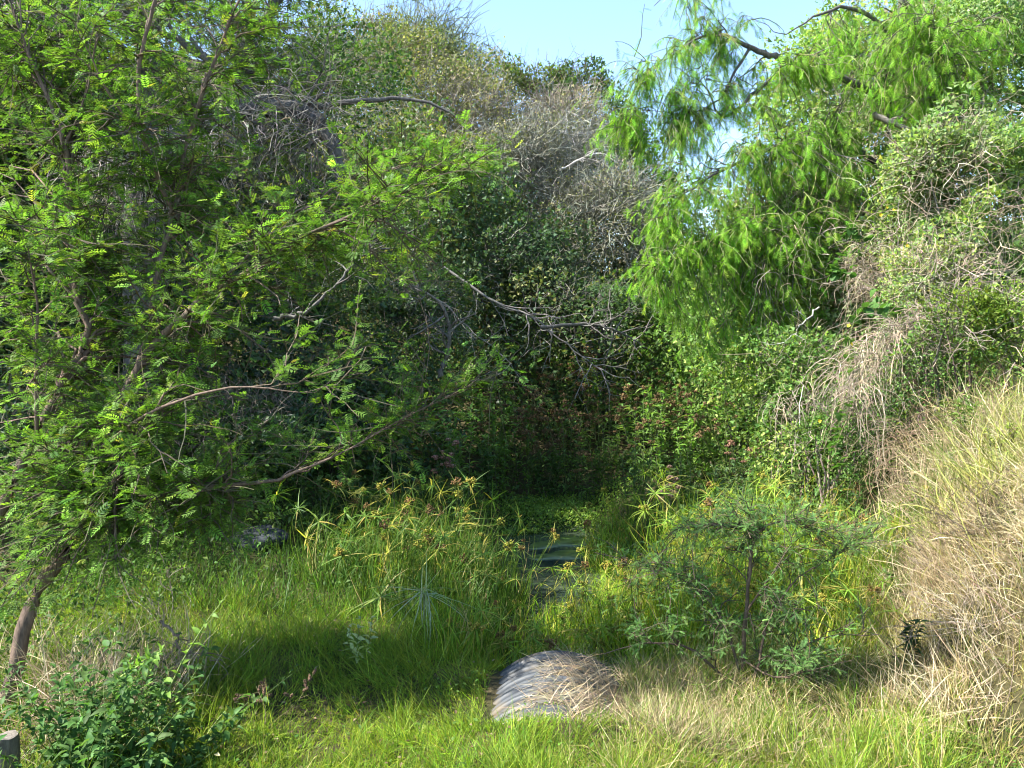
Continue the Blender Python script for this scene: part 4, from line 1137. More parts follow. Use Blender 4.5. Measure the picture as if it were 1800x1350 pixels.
for s in SG:
    dark = s[7] < .36
    sedge(s[0], s[1], s[2], s[3], s[4], s[5], s[6], s[7], s[8], kinds=[7, 8, 9, 10, 8, 3] if dark else [0, 2, 4, 5, 3])

# silvery star shaped grass
x, y = (745 - 900) / F_PX * 6.55, 6.55
th = thing("star_grass", "pale silvery star shaped grass head in front of the dark sedges", "grass plant", (x, y, float(hgt(x, y))))
hub = P(745, 1040, 6.55)
nb = 46
dd = rvec(nb); dd[:, 1] = -np.abs(dd[:, 1]) * .7; dd = norm(dd * np.array([1, .7, .9]))
mb = MB()
Lb = rng.uniform(.25, .62, nb)
stamp_mix(mb, T_BLADE5[:2], np.tile(hub, (nb, 1)) + rvec(nb) * .03, frames(dd, np.tile([0, 0, 1.0], (nb, 1)) + rvec(nb) * .2),
          np.column_stack([np.full(nb, .0095), Lb, Lb]), pick([(.42, .47, .32), (.30, .37, .19), (.50, .53, .40)], [1, .6, .6], nb, .12, .04))
mb.build("leaves", M_GRASS, th)
mb = MB()
pp = walk(np.array([[x, y, float(hgt(x, y)) - .03]]), (hub - np.array([[x, y, float(hgt(x, y))]])), np.linalg.norm(hub - [x, y, float(hgt(x, y))]), 8, .0)
mb.tubes(pp, np.full((1, 8), .008), 5, np.array([.2, .24, .1]))
mb.build("stem", M_STEM, th)

# ------------------------------------------------------------------ leafy weeds
def weed_proto(name, label, cat, group, H, n_leaf, leaf, lw, col, head=None, nst=1, seed=0, loc=(0, 0, 0), part_leaf=False, up=.25):
    th = thing(name, label, cat, loc, group)
    o_ = np.array(loc, float)
    st = np.tile(o_, (nst, 1)) + rng.normal(0, .06, (nst, 3)) * [1, 1, 0] * (nst > 1)
    d = np.column_stack([rng.normal(0, .16, nst), rng.normal(0, .16, nst), np.ones(nst)])
    pp = walk(st, d, H * rng.uniform(.75, 1.05, nst), 8, .06)
    pp[:, 0, 2] -= .05
    mb = MB()
    mb.tubes(pp, np.linspace(.007, .003, 8)[None] * np.ones((nst, 1)), 4, jit((.10, .12, .045), nst))
    m = nst * 4
    b0, bt, _, _ = on_paths(pp, m, .5, .98)
    bb = walk(b0, bt * .7 + rvec(m) * .5 + [0, 0, .3], H * .2 * rng.uniform(.5, 1.2, m), 4, .1)
    mb.tubes(bb, np.linspace(.004, .002, 4)[None] * np.ones((m, 1)), 3, jit((.12, .12, .05), m))
    mb.build("stem", M_STEM, th)
    q, qt, _, t_ = on_paths(pp, n_leaf, .18, 1)
    q2, qt2, _, _ = on_paths(bb, n_leaf // 2, .1, 1)
    q = np.vstack([q, q2]); qt = np.vstack([qt, qt2]); n = len(q)
    out = rvec(n); out[:, 2] = rng.normal(up, .35, n)
    d = norm(norm(out) + qt * .25)
    q = q + d * .01
    Ts = [leaf_ovate(lw, .09, .25), leaf_ovate(lw * .8, .12, .4)]
    rot = frames(d, np.tile([0, 0, 1.0], (n, 1)) + rvec(n) * .35)
    cols = jit(col, n, .2, .06)
    mb = MB(); stamp_mix(mb, Ts, q, rot, leaf * rng.uniform(.55, 1.2, n), cols)
    o = mb.build("leaves", M_LEAF, th)
    if head is not None:
        tips = np.vstack([bb[:, -1], pp[:, -1]])
        lib = []
        for _ in range(2):
            m = 34
            hb = MB()
            hc = rvec(m) * np.array([.06, .06, .035]) * rng.uniform(.2, 1, (m, 1)) * (H / 1.3)
            hb.stamp(T_BLOB, hc, frames(rvec(m), rvec(m)), rng.uniform(.007, .015, m)[:, None] * np.array([1, 1.4, 1.0]), jit(head, m, .3, .06))
            lib.append(hb.mesh("seed_head", M_STRAW))
        for q_ in tips:
            child("seed_head", lib[int(rng.integers(2))], th, mat4(q_ - o_, np.eye(3), rng.uniform(.7, 1.2)))
    return th

WG = "tall leafy weeds in the shaded creek bed"
WL = ["tall leafy green weed standing in the shaded bed beyond the creek",
      "tall weed with brown dried seed heads in the bed beyond the creek",
      "weed with rusty brown seed heads and dark leaves beyond the creek"]
protos = [weed_proto("tall_weed", WL[0], "weed", WG, 1.5, 110, .13, .34, (.155, .26, .055), None, 3),
          weed_proto("tall_weed", WL[1], "weed", WG, 1.45, 90, .11, .34, (.14, .23, .055), (.20, .125, .05), 3),
          weed_proto("tall_weed", WL[2], "weed", WG, 1.6, 70, .11, .30, (.12, .19, .05), (.16, .10, .045), 4),
          weed_proto("tall_weed", WL[0], "weed", WG, 1.3, 130, .12, .38, (.17, .28, .06), None, 3)]
spots = []
tries = 0
while len(spots) < 96 and tries < 6000:
    tries += 1
    y = rng.uniform(12.2, 20.5)
    u = rng.uniform(640, 1440)
    x = (u - 900) / F_PX * y
    if y < 14.2 and abs(x - .7) < 1.15: continue
    if u < 760 and y < 13: continue
    if u > 1280 + (y - 12) * 4: continue
    if any((x - a) ** 2 + (y - b) ** 2 < .40 ** 2 for a, b in spots): continue
    spots.append((x, y))
for i, (x, y) in enumerate(spots):
    u = 900 + x / y * F_PX
    k = int(rng.choice(4, p=[.22, .34, .26, .18])) if y > 14 else int(rng.choice(4, p=[.42, .12, .06, .4]))
    loc = (x, y, float(hgt(x, y)) - .03)
    if i < 4:
        k = i; r = protos[k]; r.location = loc; r.rotation_euler = (0, 0, rng.uniform(0, 6.28))
    else:
        r = dup(protos[k], loc, rng.uniform(0, 6.28), rng.uniform(.95, 1.4))
    what = ["Green leafy weed", "Brown headed weed", "Dark rusty headed weed", "Broad fresh green weed"][k].lower()
    row = "just behind the watercress" if y < 15 else "in the middle row" if y < 17.2 else "in the back row"
    zone = ("below the dark tangled bush" if u < 780 else "below the bare fallen branch" if u < 930 else "straight beyond the open water" if u < 1060
            else "below the low arching branch" if u < 1180 else "below the drooping tree's tips")
    r['label'] = what + " " + row + ", " + zone
# nearer weeds on the banks, each its own
def weed_at(u, v, y, label, H, n_leaf, leaf, lw, col, head=None, nst=3, name="leafy_weed", cat="weed", dz=0):
    x = (u - 900) / F_PX * y
    return weed_proto(name, label, cat, None, H, n_leaf, leaf, lw, col, head, nst, loc=(x, y, max(float(hgt(x, y)), WZ)))
weed_at(1190, 0, 10.5, "weed topped with pale pinkish seed heads above the right sedges", 1.05, 60, .07, .3, (.085, .13, .045), (.25, .155, .11), 4)
weed_at(1330, 0, 11.4, "weed with a rusty seed head below the drooping foliage's lower edge", 1.15, 80, .09, .34, (.09, .15, .045), (.27, .145, .09), 3)
weed_at(1120, 0, 12.2, "dark weed with feathery leaves at the water's far right corner", 1.1, 110, .10, .34, (.075, .135, .04), None, 4)
weed_at(1200, 0, 11.6, "broad green weed between right sedges and the seed head weeds", 1.0, 130, .10, .4, (.085, .15, .04), None, 5)
weed_at(1300, 0, 10.6, "bushy grey green weed behind the right sedge patch", 1.0, 150, .085, .42, (.10, .155, .06), None, 5)
weed_at(1390, 0, 10.4, "grey green weed at the foot of the loose dead vines", .9, 130, .08, .42, (.11, .16, .06), None, 5)
weed_at(765, 0, 11.8, "weed with a single rusty flower head above the left sedges", 1.25, 90, .10, .34, (.08, .14, .04), (.32, .17, .13), 3)
weed_at(640, 0, 11.0, "leafy weed at the left end of the creek bank below the dark bush", 1.1, 120, .10, .4, (.085, .15, .04), None, 5)
weed_at(560, 0, 10.0, "leafy weed standing right of the blue grey rock", .95, 110, .09, .4, (.085, .15, .04), None, 5)
weed_at(860, 0, 13.2, "broad leaved dark weed overhanging the creek's far left corner", 1.2, 130, .13, .42, (.06, .12, .035), None, 5)
weed_at(960, 0, 14.6, "broad leaved weed right behind the watercress at the creek's end", 1.2, 140, .13, .42, (.07, .13, .035), None, 5)
weed_at(1050, 0, 14.3, "grassy weed behind the watercress, right of the broad leaved one", 1.2, 120, .15, .18, (.10, .165, .04), None, 6)

weed_at(1620, 0, 7.6, "small green weed growing in the straw on the bank's lower face", .4, 70, .06, .4, (.14, .22, .05), None, 4)
weed_at(1710, 0, 7.9, "leafy green weed halfway up the straw bank", .5, 80, .07, .4, (.13, .21, .05), None, 4)
weed_at(1760, 0, 6.7, "yellowish weed low on the straw bank by the right edge", .45, 70, .055, .36, (.22, .27, .06), None, 5)
weed_at(1585, 0, 6.9, "dull green weed at the bottom of bank beside the last sedges", .42, 80, .06, .4, (.12, .19, .05), None, 5)
weed_at(1670, 0, 8.4, "olive weed under the top edge of the straw bank", .5, 80, .07, .34, (.16, .20, .06), None, 4)
# watercress-like cover at the end of the water
n = 7000
x = rng.normal(.62, .75, n); y = rng.uniform(12.6, 14.8, n)
ok = np.abs(x - .62) < 1.5
x, y = x[ok], y[ok]; n = len(x)
top = .05 + .24 * ss(12.6, 13.3, y + .25 * LC(np.column_stack([x, y, 0 * x]), 2.5))
z = np.maximum(hgt(x, y), WZ) + top * np.sqrt(rng.uniform(0, 1, n))
p = np.column_stack([x, y, z])
ok = y > 12.75 + .3 * LD(p, 1.6)
p = p[ok]; n = len(p)
mb = MB()
stamp_mix(mb, T_LEAF, p, frames(rvec(n) + [0, 0, .3], rvec(n) * .5 + [0, -.2, 1]), .055 * rng.uniform(.6, 1.3, n), pick([(.17, .27, .04), (.22, .31, .05), (.12, .20, .04)], [1, .7, .5], n, .18, .06))
o = mb.build("watercress", M_LEAF); o['kind'] = 'stuff'
# low mixed undergrowth over the whole valley floor and both banks
def cover(name, n, u0, u1, y0, y1, cols, cw, leaf, h0, keep=None, Ts=None, mat=None):
    p = ground_pts(n, u0, u1, y0, y1, keep)
    n = len(p)
    hh = h0 * (.55 + .45 * np.clip(LC(p, .9), -1, 1.4))
    p[:, 2] += hh * rng.uniform(0, 1, n) ** .7
    mb = MB()
    stamp_mix(mb, Ts or T_LEAF, p, frames(rvec(n) + [0, 0, .2], rvec(n) * .6 + [0, 0, 1]), leaf * rng.uniform(.6, 1.35, n), pick(cols, cw, n, .22, .07))
    o = mb.build(name, mat or M_LEAF); o['kind'] = 'stuff'
cover("undergrowth", 26000, 420, 1520, 9.5, 24, [(.10, .17, .042), (.07, .125, .034), (.15, .21, .055)], [1, .8, .5], .085, .75,
      lambda q: 1.0 * ((q[:, 1] > 14.2) | (np.abs(q[:, 0] - .65) > 1.35)))
cover("undergrowth", 7000, -260, 330, 5.6, 9.0, [(.08, .14, .03), (.06, .11, .026), (.12, .17, .035)], [1, .8, .5], .05, .5,
      lambda q: ss(1.6, 3.2, -q[:, 0]) * ss(-3.0, -3.6, q[:, 0] - .3 * (q[:, 1] - 6)))
cover("undergrowth", 9000, -150, 700, 7.6, 12.5, [(.07, .125, .03), (.05, .09, .026), (.09, .14, .035)], [1, .8, .5], .06, .55,
      lambda q: .25 + .75 * (LC(q, 1.1) > -.1) * ss(8.0, 10, q[:, 1]))

# ------------------------------------------------------------------ the small blue green acacia in front
base = P(1308, 1222, 5.75); base[2] = float(hgt(base[0], base[1]))
limbs = [
    limb_uv([(1308, 1235, 5.75, .020), (1306, 1160, 5.75, .018), (1311, 1080, 5.75, .016), (1318, 1010, 5.75, .013), (1322, 960, 5.75, .011), (1340, 930, 5.75, .009), (1380, 915, 5.7, .006), (1420, 930, 5.7, .003)], 22, .003),
    limb_uv([(1322, 960, 5.75, .009), (1326, 935, 5.75, .008), (1300, 925, 5.75, .006), (1220, 922, 5.75, .003)], 10, .003),
    limb_uv([(1306, 1225, 5.75, .012), (1270, 1190, 5.7, .011), (1210, 1140, 5.65, .009), (1140, 1130, 5.6, .006), (1060, 1150, 5.55, .003)], 14, .004),
    limb_uv([(1308, 1215, 5.75, .012), (1285, 1130, 5.8, .010), (1250, 1060, 5.85, .008), (1190, 1010, 5.9, .006), (1120, 990, 5.9, .003)], 14, .004),
    limb_uv([(1310, 1220, 5.75, .011), (1335, 1160, 5.7, .010), (1350, 1090, 5.7, .008), (1400, 1020, 5.7, .006), (1470, 975, 5.75, .003)], 14, .004),
    limb_uv([(1318, 1200, 5.75, .009), (1380, 1160, 5.7, .007), (1450, 1120, 5.65, .005), (1545, 1115, 5.6, .003)], 12, .004),
    limb_uv([(1311, 1080, 5.75, .009), (1350, 1020, 5.6, .007), (1390, 960, 5.5, .004)], 9, .003),
    limb_uv([(1306, 1160, 5.75, .008), (1360, 1190, 5.5, .006), (1420, 1180, 5.4, .004), (1500, 1160, 5.4, .002)], 10, .003),
]
SB = [(1320, 910, 120, 40, 1, 5.5, 6.0), (1220, 970, 100, 60, .8, 5.6, 6.1), (1420, 940, 100, 60, .8, 5.5, 6.0), (1310, 1030, 120, 90, .9, 5.4, 6.1),
      (1170, 1040, 90, 35, .5, 5.5, 6), (1130, 1110, 70, 22, .3, 5.4, 5.8), (1430, 1080, 90, 30, .45, 5.4, 5.9), (1290, 1110, 90, 35, .4, 5.4, 6), (1420, 1150, 70, 18, .22, 5.3, 5.7), (1510, 930, 60, 35, .35, 5.5, 6), (1090, 965, 50, 26, .22, 5.7, 6.1)]
tree("small_acacia", "young blue green acacia sapling with thin brown stem in the foreground", "tree", base, limbs, SB, 185, 9, 6, .049, T_FERN, M_SOFT,
     [(.15, .28, .085), (.115, .225, .07), (.20, .33, .095)], [1, .8, .5], (.12, .085, .06), (.10, .08, .05), twig_len=.16, single=200, sub_r=.008, wob=.12)
# tiny one to its right
x, y = (1615 - 900) / F_PX * 5.9, 5.9
weed_proto("seedling_acacia", "tiny dark feathery seedling in the shadow right of the small acacia", "plant", None, .42, 46, .10, .22, (.045, .09, .035), None, 3, loc=(x, y, float(hgt(x, y))))

# ------------------------------------------------------------------ foreground broad leaved plants, leaf by leaf
LIB = {}
def lib_leaf(key, lw, col, fold=.09, droop=.25, cord=False):
    if key not in LIB:
        LIB[key] = []
        for i in range(3):
            mm = MB(); mm.stamp(leaf_ovate(lw * (1 + .12 * (i - 1)), fold, droop * (.6 + .4 * i), cord), np.zeros((1, 3)), np.eye(3)[None], 1.0, jit(col, 1, .12, .05))
            LIB[key].append(mm.mesh("leaf", M_LEAF))
    return LIB[key]
def broad_plant(name, label, cat, stems, n_leaf, leaf, lib, opp=True, stem_col=(.12, .17, .04), sr=.005, lo=.1, pitch=.15, fill=0, fill_col=(.078, .15, .038)):
    b = np.array(stems[0][0], float)
    th = thing(name, label, cat, b)
    mb = MB(); paths = []
    for s in stems:
        q, r = smooth_path([list(p) + [sr * (1 - .7 * i / (len(s) - 1))] for i, p in enumerate(s)], 12, .004)
        mb.tubes(q[None], r[None], 5, jit(stem_col, 1, .1, .03)); paths.append(q)
    mb.build("stem", M_STEM, th)
    per = max(1, n_leaf // len(stems))
    for q in paths:
        k = len(q)
        for j in range(per):
            t = (lo + (1 - lo) * (j // 2 * 2 + (0 if opp else j % 2)) / per) * (k - 1)
            i = min(int(t), k - 2); p = q[i] + (q[i + 1] - q[i]) * (t - i)
            tg = norm(q[i + 1] - q[i])
            side = norm(np.cross(tg, [math.cos(j * 1.2), math.sin(j * 1.2), .3])) * (1 if j % 2 else -1)
            d = norm(side + tg * .35 + np.array([0, 0, pitch]) + rng.normal(0, .2, 3))
            rot = frames(d[None], np.array([[0, 0, 1.0]]) + rng.normal(0, .3, (1, 3)))[0]
            sz = leaf * rng.uniform(.6, 1.15) * (1 - .45 * t / (k - 1))
            child("leaf", lib[int(rng.integers(len(lib)))], th, mat4(p - b, rot, sz))
    if fill:
        q, qt, _, _ = on_paths(np.array(paths), fill, .1, 1)
        d = rvec(fill); d[:, 2] = d[:, 2] * .5 + .2
        mb = MB(); stamp_mix(mb, [leaf_ovate(.5, .09, .25), leaf_ovate(.42, .12, .4)], q + d * .02, frames(d, np.tile([0, 0, 1.0], (fill, 1)) + rvec(fill) * .5), leaf * rng.uniform(.45, 1.0, fill), jit(fill_col, fill, .2, .06))
        o = mb.build("foliage", M_LEAF, th); o['kind'] = 'stuff'
    return th
def G(u, y, dz=0.0):
    x = (u - 900) / F_PX * y
    return np.array([x, y, float(hgt(x, y)) + dz])
LBD = lib_leaf("dark", .5, (.050, .105, .032))  # dark green leaves, darkened further to stand in for shade, fill leaves too
LBL = lib_leaf("light", .42, (.20, .31, .06))
LBP = lib_leaf("pale", .5, (.50, .56, .27))
LBB = lib_leaf("big", .75, (.20, .26, .14), .06, .3)
def clump_stems(u0, u1, y0, y1, n, H, lean=.25):
    out = []
    for i in range(n):
        g0 = G(rng.uniform(u0, u1), rng.uniform(y0, y1))
        t = g0 + np.array([rng.normal(0, lean), rng.normal(0, lean), H * rng.uniform(.6, 1.1)])
        out.append([g0, (g0 + t) / 2 + rng.normal(0, .04, 3), t])
    return out
broad_plant("broad_leaved_bush", "dark green broad leaved bush in the bottom left corner by the stump", "plant", clump_stems(50, 170, 3.95, 4.7, 32, .68, .3), 300, .088, LBD, fill=1000)
broad_plant("broad_leaved_bush", "leafy dark weed clump between the corner bush and the sunlit grass", "plant", clump_stems(150, 340, 4.2, 5.0, 26, .5, .3), 260, .08, LBD, fill=700)
broad_plant("broad_leaved_bush", "shaded leafy weeds around the foot of the near acacia", "plant", clump_stems(0, 250, 4.9, 5.7, 22, .42), 180, .075, LBD, fill=350)
broad_plant("leaning_weed", "tall leaning light green weed stem with paired leaves over the shaded grass", "plant",
            [[P(275, 1262, 4.7), P(305, 1195, 4.75), P(345, 1120, 4.8), P(400, 1045, 4.85)], [P(195, 1205, 4.7), P(240, 1172, 4.7), P(290, 1140, 4.7)]], 44, .115, LBL, sr=.008, lo=.15, stem_col=(.24, .30, .08))
broad_plant("slender_weed", "slender light green weed in sun at left edge of the bright grass", "plant",
            [[P(255, 1340, 4.5), P(262, 1270, 4.5), P(258, 1200, 4.5), P(275, 1150, 4.5)], [P(300, 1330, 4.6), P(320, 1260, 4.6), P(310, 1210, 4.6)], [P(215, 1330, 4.4), P(200, 1260, 4.4), P(220, 1190, 4.4)]], 60, .08, LBL, sr=.005)
broad_plant("pale_seedling", "pale cream green leafy seedling in front of the shaded grass", "plant",
            [[P(632, 1165, 6.1), P(628, 1120, 6.1), P(640, 1050, 6.1)], [P(632, 1165, 6.1), P(612, 1130, 6.05), P(618, 1085, 6.0)], [P(634, 1165, 6.1), P(652, 1120, 6.15), P(650, 1075, 6.15)]], 42, .085, LBP, sr=.004)
broad_plant("pale_leaved_weed", "weed with large pale veined leaves at the bottom left edge", "plant",
            [[G(100, 4.1), G(112, 4.1, .14), G(120, 4.05, .22)], [G(100, 4.1), G(85, 4.05, .12), G(95, 4.0, .18)], [G(104, 4.1), G(122, 4.15, .15), G(130, 4.2, .30)]], 9, .11, LBB, sr=.004, lo=.5)
# climbing vine with heart leaves on right slope
LBH = lib_leaf("heart", .92, (.075, .155, .035), .05, .2, True)
vpts = [P(1500, 660, 9.6), P(1492, 600, 9.8), P(1515, 540, 10.2), P(1560, 520, 10.4), P(1490, 480, 10.8), P(1525, 430, 11.1), P(1560, 380, 11.3), P(1620, 260, 11.8)]
vst = [vpts, [vpts[2], P(1580, 545, 10.2), P(1550, 560, 10.0)], [vpts[4], P(1460, 480, 10.8), P(1490, 440, 10.8)], [P(1480, 820, 9.2), P(1470, 760, 9.3), P(1500, 700, 9.4)], [vpts[5], P(1500, 400, 11.1), P(1480, 420, 11.1)]]
broad_plant("climbing_vine", "climbing vine with dark heart shaped leaves on the sunlit right slope", "vine", vst, 150, .145, LBH, sr=.005, pitch=-.2, lo=.02)
# a few yellow flowers on it
m, nt, out = nodes_of("petal_yellow")
pb = nt.nodes.new("ShaderNodeBsdfPrincipled"); pb.inputs["Base Color"].default_value = (.75, .52, .02, 1); pb.inputs["Roughness"].default_value = .6
nt.links.new(pb.outputs[0], out.inputs[0]); M_PETAL = m
mb = MB()
a = np.arange(5) * 2 * math.pi / 5
mb.stamp(leaf_simple(.7, .1, -.2), np.zeros((5, 3)), frames(np.column_stack([np.cos(a), np.sin(a), np.full(5, .35)]), np.tile([0, 0, 1.0], (5, 1))), .03, np.tile([.75, .52, .02], (5, 1)))
fl = mb.mesh("flower", M_PETAL)
for i, (u, v, d) in enumerate([(1496, 605, 9.6), (1492, 573, 9.7), (1558, 365, 11.0), (1570, 370, 11.0), (1548, 378, 11.0), (1440, 740, 9.7), (1594, 432, 10.6)]):
    o = child("yellow_flower", fl, None) if False else bpy.data.objects.new("yellow_flower", fl)
    COL.objects.link(o); o.location = P(u, v, d - .12); o.rotation_euler = (R(rng.uniform(40, 90)), 0, rng.uniform(-.6, .6))
    lab = ["yellow flower lowest but one on the heart leaved vine", "yellow flower on the vine above the pale dead curtain", "yellow flower in the upper group of three, its left middle one",
           "yellow flower in upper group of three, rightmost", "yellow flower in upper group of three, lowest", "lowest yellow flower, among the loose dead vines", "single yellow flower right of the upper group"][i]
    tag(o, lab, "flower", "yellow flowers on the right slope")

# ------------------------------------------------------------------ dry clumps, dead wood, stump, rocks
def dry_clump(name, label, u, y, n, L, w, cols, lean=(0, 0, 0), sp=.2, tilt=.6):
    b = G(u, y)
    th = thing(name, label, "dry grass", b)
    p = b + np.column_stack([rng.normal(0, sp, n), rng.normal(0, sp, n), np.zeros(n)])
    p[:, 2] = hgt(p[:, 0], p[:, 1]) - .01
    d = norm(np.column_stack([rng.normal(0, tilt, n), rng.normal(0, tilt, n), np.ones(n)]) + np.asarray(lean))
    mb = MB(); Lb = L * rng.uniform(.5, 1.2, n)
    stamp_mix(mb, T_BLADE5, p, frames(d, rvec(n)), np.column_stack([w * rng.uniform(.7, 1.3, n), Lb, Lb]), pick(cols, [1] * len(cols), n, .2, .05))
    o = mb.build("blades", M_STRAW, th); o['kind'] = 'stuff'
    return th
DC = [(.40, .32, .20), (.30, .23, .14), (.48, .40, .26)]
dry_clump("dry_grass_clump", "dry straw clump against the near acacia's lower stem", 140, 5.2, 620, .75, .0065, DC, sp=.22, tilt=.7)
dry_clump("dry_grass_clump", "dry grass tangle right of the acacia's foot in the shade", 235, 5.9, 340, .5, .007, DC, sp=.28, tilt=.8)
dry_clump("dry_grass_clump", "dry straw clump behind the acacia's foot at the left edge", 20, 5.9, 200, .6, .008, DC, sp=.22, tilt=.7)
dry_clump("dry_grass_clump", "arching straw clump at the bottom right corner over the shaded grass", 1660, 5.35, 300, .48, .006, [(.5, .42, .27), (.42, .33, .19)], sp=.24, tilt=.8, lean=(-.3, -.2, 0))
dry_clump("dry_grass_clump", "greyish dead grass heap at the right edge above the bottom corner", 1760, 5.7, 420, .5, .006, [(.38, .31, .22), (.28, .23, .16)], sp=.28, tilt=.8)
dry_clump("dry_grass_clump", "straw tussock arching from the top of the dry bank", 1680, 8.6, 420, .75, .008, [(.46, .38, .2), (.36, .28, .14)], sp=.5, tilt=.7, lean=(-.4, -.2, 0))
dry_clump("green_tussock", "yellow green grass tussock at the right edge of the dry bank", 1790, 6.6, 240, .7, .009, [(.22, .25, .05), (.30, .30, .07)], sp=.3, tilt=.6, lean=(-.3, 0, 0))
# dark dry weed with tiny seed heads at the right
def dead_bush(name, label, cat, base, n, L, r, col, tip=None, seed=0, up=.8, fork=3, lean=(0, 0, 0)):
    b = np.asarray(base, float)
    th = thing(name, label, cat, b)
    pp = walk(np.tile(b - [0, 0, .05], (n, 1)) + rng.normal(0, .03, (n, 3)) * [1, 1, 0], rvec(n) * np.array([1, 1, .5]) + [0, 0, up] + np.asarray(lean), L * rng.uniform(.6, 1.1, n), 8, .16)
    mb = MB(); mb.tubes(pp, np.linspace(1, .4, 8)[None] * r * np.ones((n, 1)), 4, jit(col, n, .2, .04))
    cur, rr = pp, r * .6
    for f in range(2):
        m = len(cur) * fork
        q, qt, _, _ = on_paths(cur, m, .25, 1)
        cur = walk(q, qt * .8 + rvec(m) * .7, L * (.42 if f == 0 else .2) * rng.uniform(.5, 1.2, m), 5, .18)
        mb.tubes(cur, np.linspace(1, .4, 5)[None] * rr * np.ones((m, 1)), 3, jit(col, m, .2, .04)); rr *= .6
    mb.build("branches", M_TWIG, th)
    if tip:
        q, _, _, _ = on_paths(cur, 900, .3, 1)
        hb = MB(); hb.stamp(T_BLOB, q + rvec(900) * .008, frames(rvec(900), rvec(900)), rng.uniform(.003, .007, 900), jit(tip, 900, .3, .06))
        hb.build("seed_heads", M_STRAW, th)
    return th
dead_bush("dry_weed", "dark dry weed with tiny brown seed heads at the right edge", "dry weed", G(1740, 6.2), 16, .62, .004, (.16, .12, .08), (.13, .105, .06), lean=(-.2, 0, 0))
dead_bush("dry_weed", "tall dead brown stalk standing on the dry grass bank", "dry weed", G(1745, 7.2), 4, 1.0, .004, (.17, .11, .07), None, up=2.5)
dead_bush("bare_twig", "low bare reddish twig spreading right of the small acacia", "twig", G(1590, 5.9), 6, .62, .004, (.17, .11, .075), None, up=.5, lean=(.2, 0, 0))
dead_bush("dead_shrub", "grey bare twiggy dead shrub in the shade left of the sedges", "dead shrub", G(285, 6.9), 12, .55, .005, (.23, .19, .16), None, up=.7)
dead_bush("seed_stalk", "thin stalk with brown seed clusters standing in the sunlit grass", "dry weed", G(455, 5.0), 2, .36, .0025, (.24, .19, .10), (.16, .10, .06), up=1.6, lean=(.3, 0, 0))
dead_bush("dead_brush", "grey dead brush heap at the right edge above the bottom corner", "dead brush", G(1735, 5.75), 26, .62, .0035, (.36, .30, .22), None, up=.35, lean=(-.35, -.1, 0))
dead_bush("dead_brush", "low grey dead brush on the bank between heap and small acacia", "dead brush", G(1660, 6.6), 18, .5, .003, (.33, .26, .18), None, up=.4, lean=(-.2, 0, 0))
dead_bush("dead_brush", "brown dead brush halfway up the dry grass bank", "dead brush", G(1640, 7.8), 18, .6, .0035, (.27, .19, .12), None, up=.5, lean=(-.4, -.1, 0))
dry_clump("straw_tussock", "leaning straw tussock at the foot of the dry grass bank", 1600, 7.4, 420, .55, .006, [(.46, .38, .24), (.33, .25, .14), (.24, .27, .07)], sp=.3, tilt=.8, lean=(-.4, -.2, 0))
dry_clump("straw_tussock", "straw tussock hanging over the face of the dry grass bank", 1690, 7.9, 420, .6, .006, [(.50, .42, .27), (.38, .29, .17)], sp=.32, tilt=.8, lean=(-.6, -.3, -.2))
dry_clump("straw_tussock", "mixed green and straw tussock at the right edge halfway up", 1770, 7.2, 380, .55, .006, [(.46, .40, .25), (.22, .28, .06)], sp=.3, tilt=.9, lean=(-.3, -.3, 0))
# fallen and hanging dead branches in the dark middle
def dead_branch(label, pts, n_sub, L, r, col=(.27, .245, .22), name="dead_branch"):
    q, rad = smooth_path([list(P(u, v, d)) + [r * (1 - .75 * i / (len(pts) - 1))] for i, (u, v, d) in enumerate(pts)], 20, .015)
    b = q[0]
    th = thing(name, label, "dead branch", b)
    mb = MB(); mb.tubes(q[None], rad[None], 6, np.asarray(col))
    s, tg, _, _ = on_paths(q[None], n_sub, .1, 1)
    w = walk(s, tg * .7 + rvec(n_sub) * .8, L * rng.uniform(.4, 1.2, n_sub), 7, .2)
    mb.tubes(w, np.linspace(.4, .12, 7)[None] * r * np.ones((n_sub, 1)), 4, jit(col, n_sub, .15, .03))
    s, tg, _, _ = on_paths(w, n_sub * 4, .2, 1)
    w = walk(s, tg * .7 + rvec(n_sub * 4) * .7, L * .45 * rng.uniform(.4, 1.2, n_sub * 4), 5, .2)
    mb.tubes(w, np.linspace(.22, .08, 5)[None] * r * np.ones((n_sub * 4, 1)), 3, jit(col, n_sub * 4, .15, .03))
    mb.build("branches", M_TWIG, th, smooth=True)
    return th
dead_branch("bare grey fallen branch in the shade in the middle of the valley", [(780, 470, 17.2), (870, 530, 17), (940, 560, 16.9), (1000, 610, 16.8), (1060, 650, 16.6)], 22, 1.1, .035)
dead_branch("long dark branch arching low over the weeds toward the valley bottom", [(950, 575, 16.5), (1030, 570, 16.6), (1090, 585, 16.7), (1150, 620, 16.8)], 14, .8, .045, (.16, .145, .13))
dead_branch("dead branch crossing the dark thicket above the fallen one", [(640, 480, 15.8), (760, 520, 15.8), (840, 590, 15.6), (900, 640, 15.4)], 16, 1.0, .022)
dead_branch("crooked dead trunk standing in the dark hollow left of the weeds", [(775, 660, 15.2), (785, 620, 15.2), (790, 580, 15.2), (770, 530, 15.1), (700, 490, 15.0)], 10, .8, .06, (.21, .185, .16))
dead_branch("pale bare branches on the hill above the large dry shrub", [(930, 250, 22.3), (960, 215, 22.2), (1000, 240, 22), (1040, 235, 22)], 12, .9, .03, (.42, .40, .37))
dead_branch("pale bent dead branch on the right side of the dry shrub", [(985, 300, 21.5), (1020, 280, 21.3), (1050, 270, 21.3), (1075, 275, 21.3)], 9, .7, .04, (.44, .41, .37))
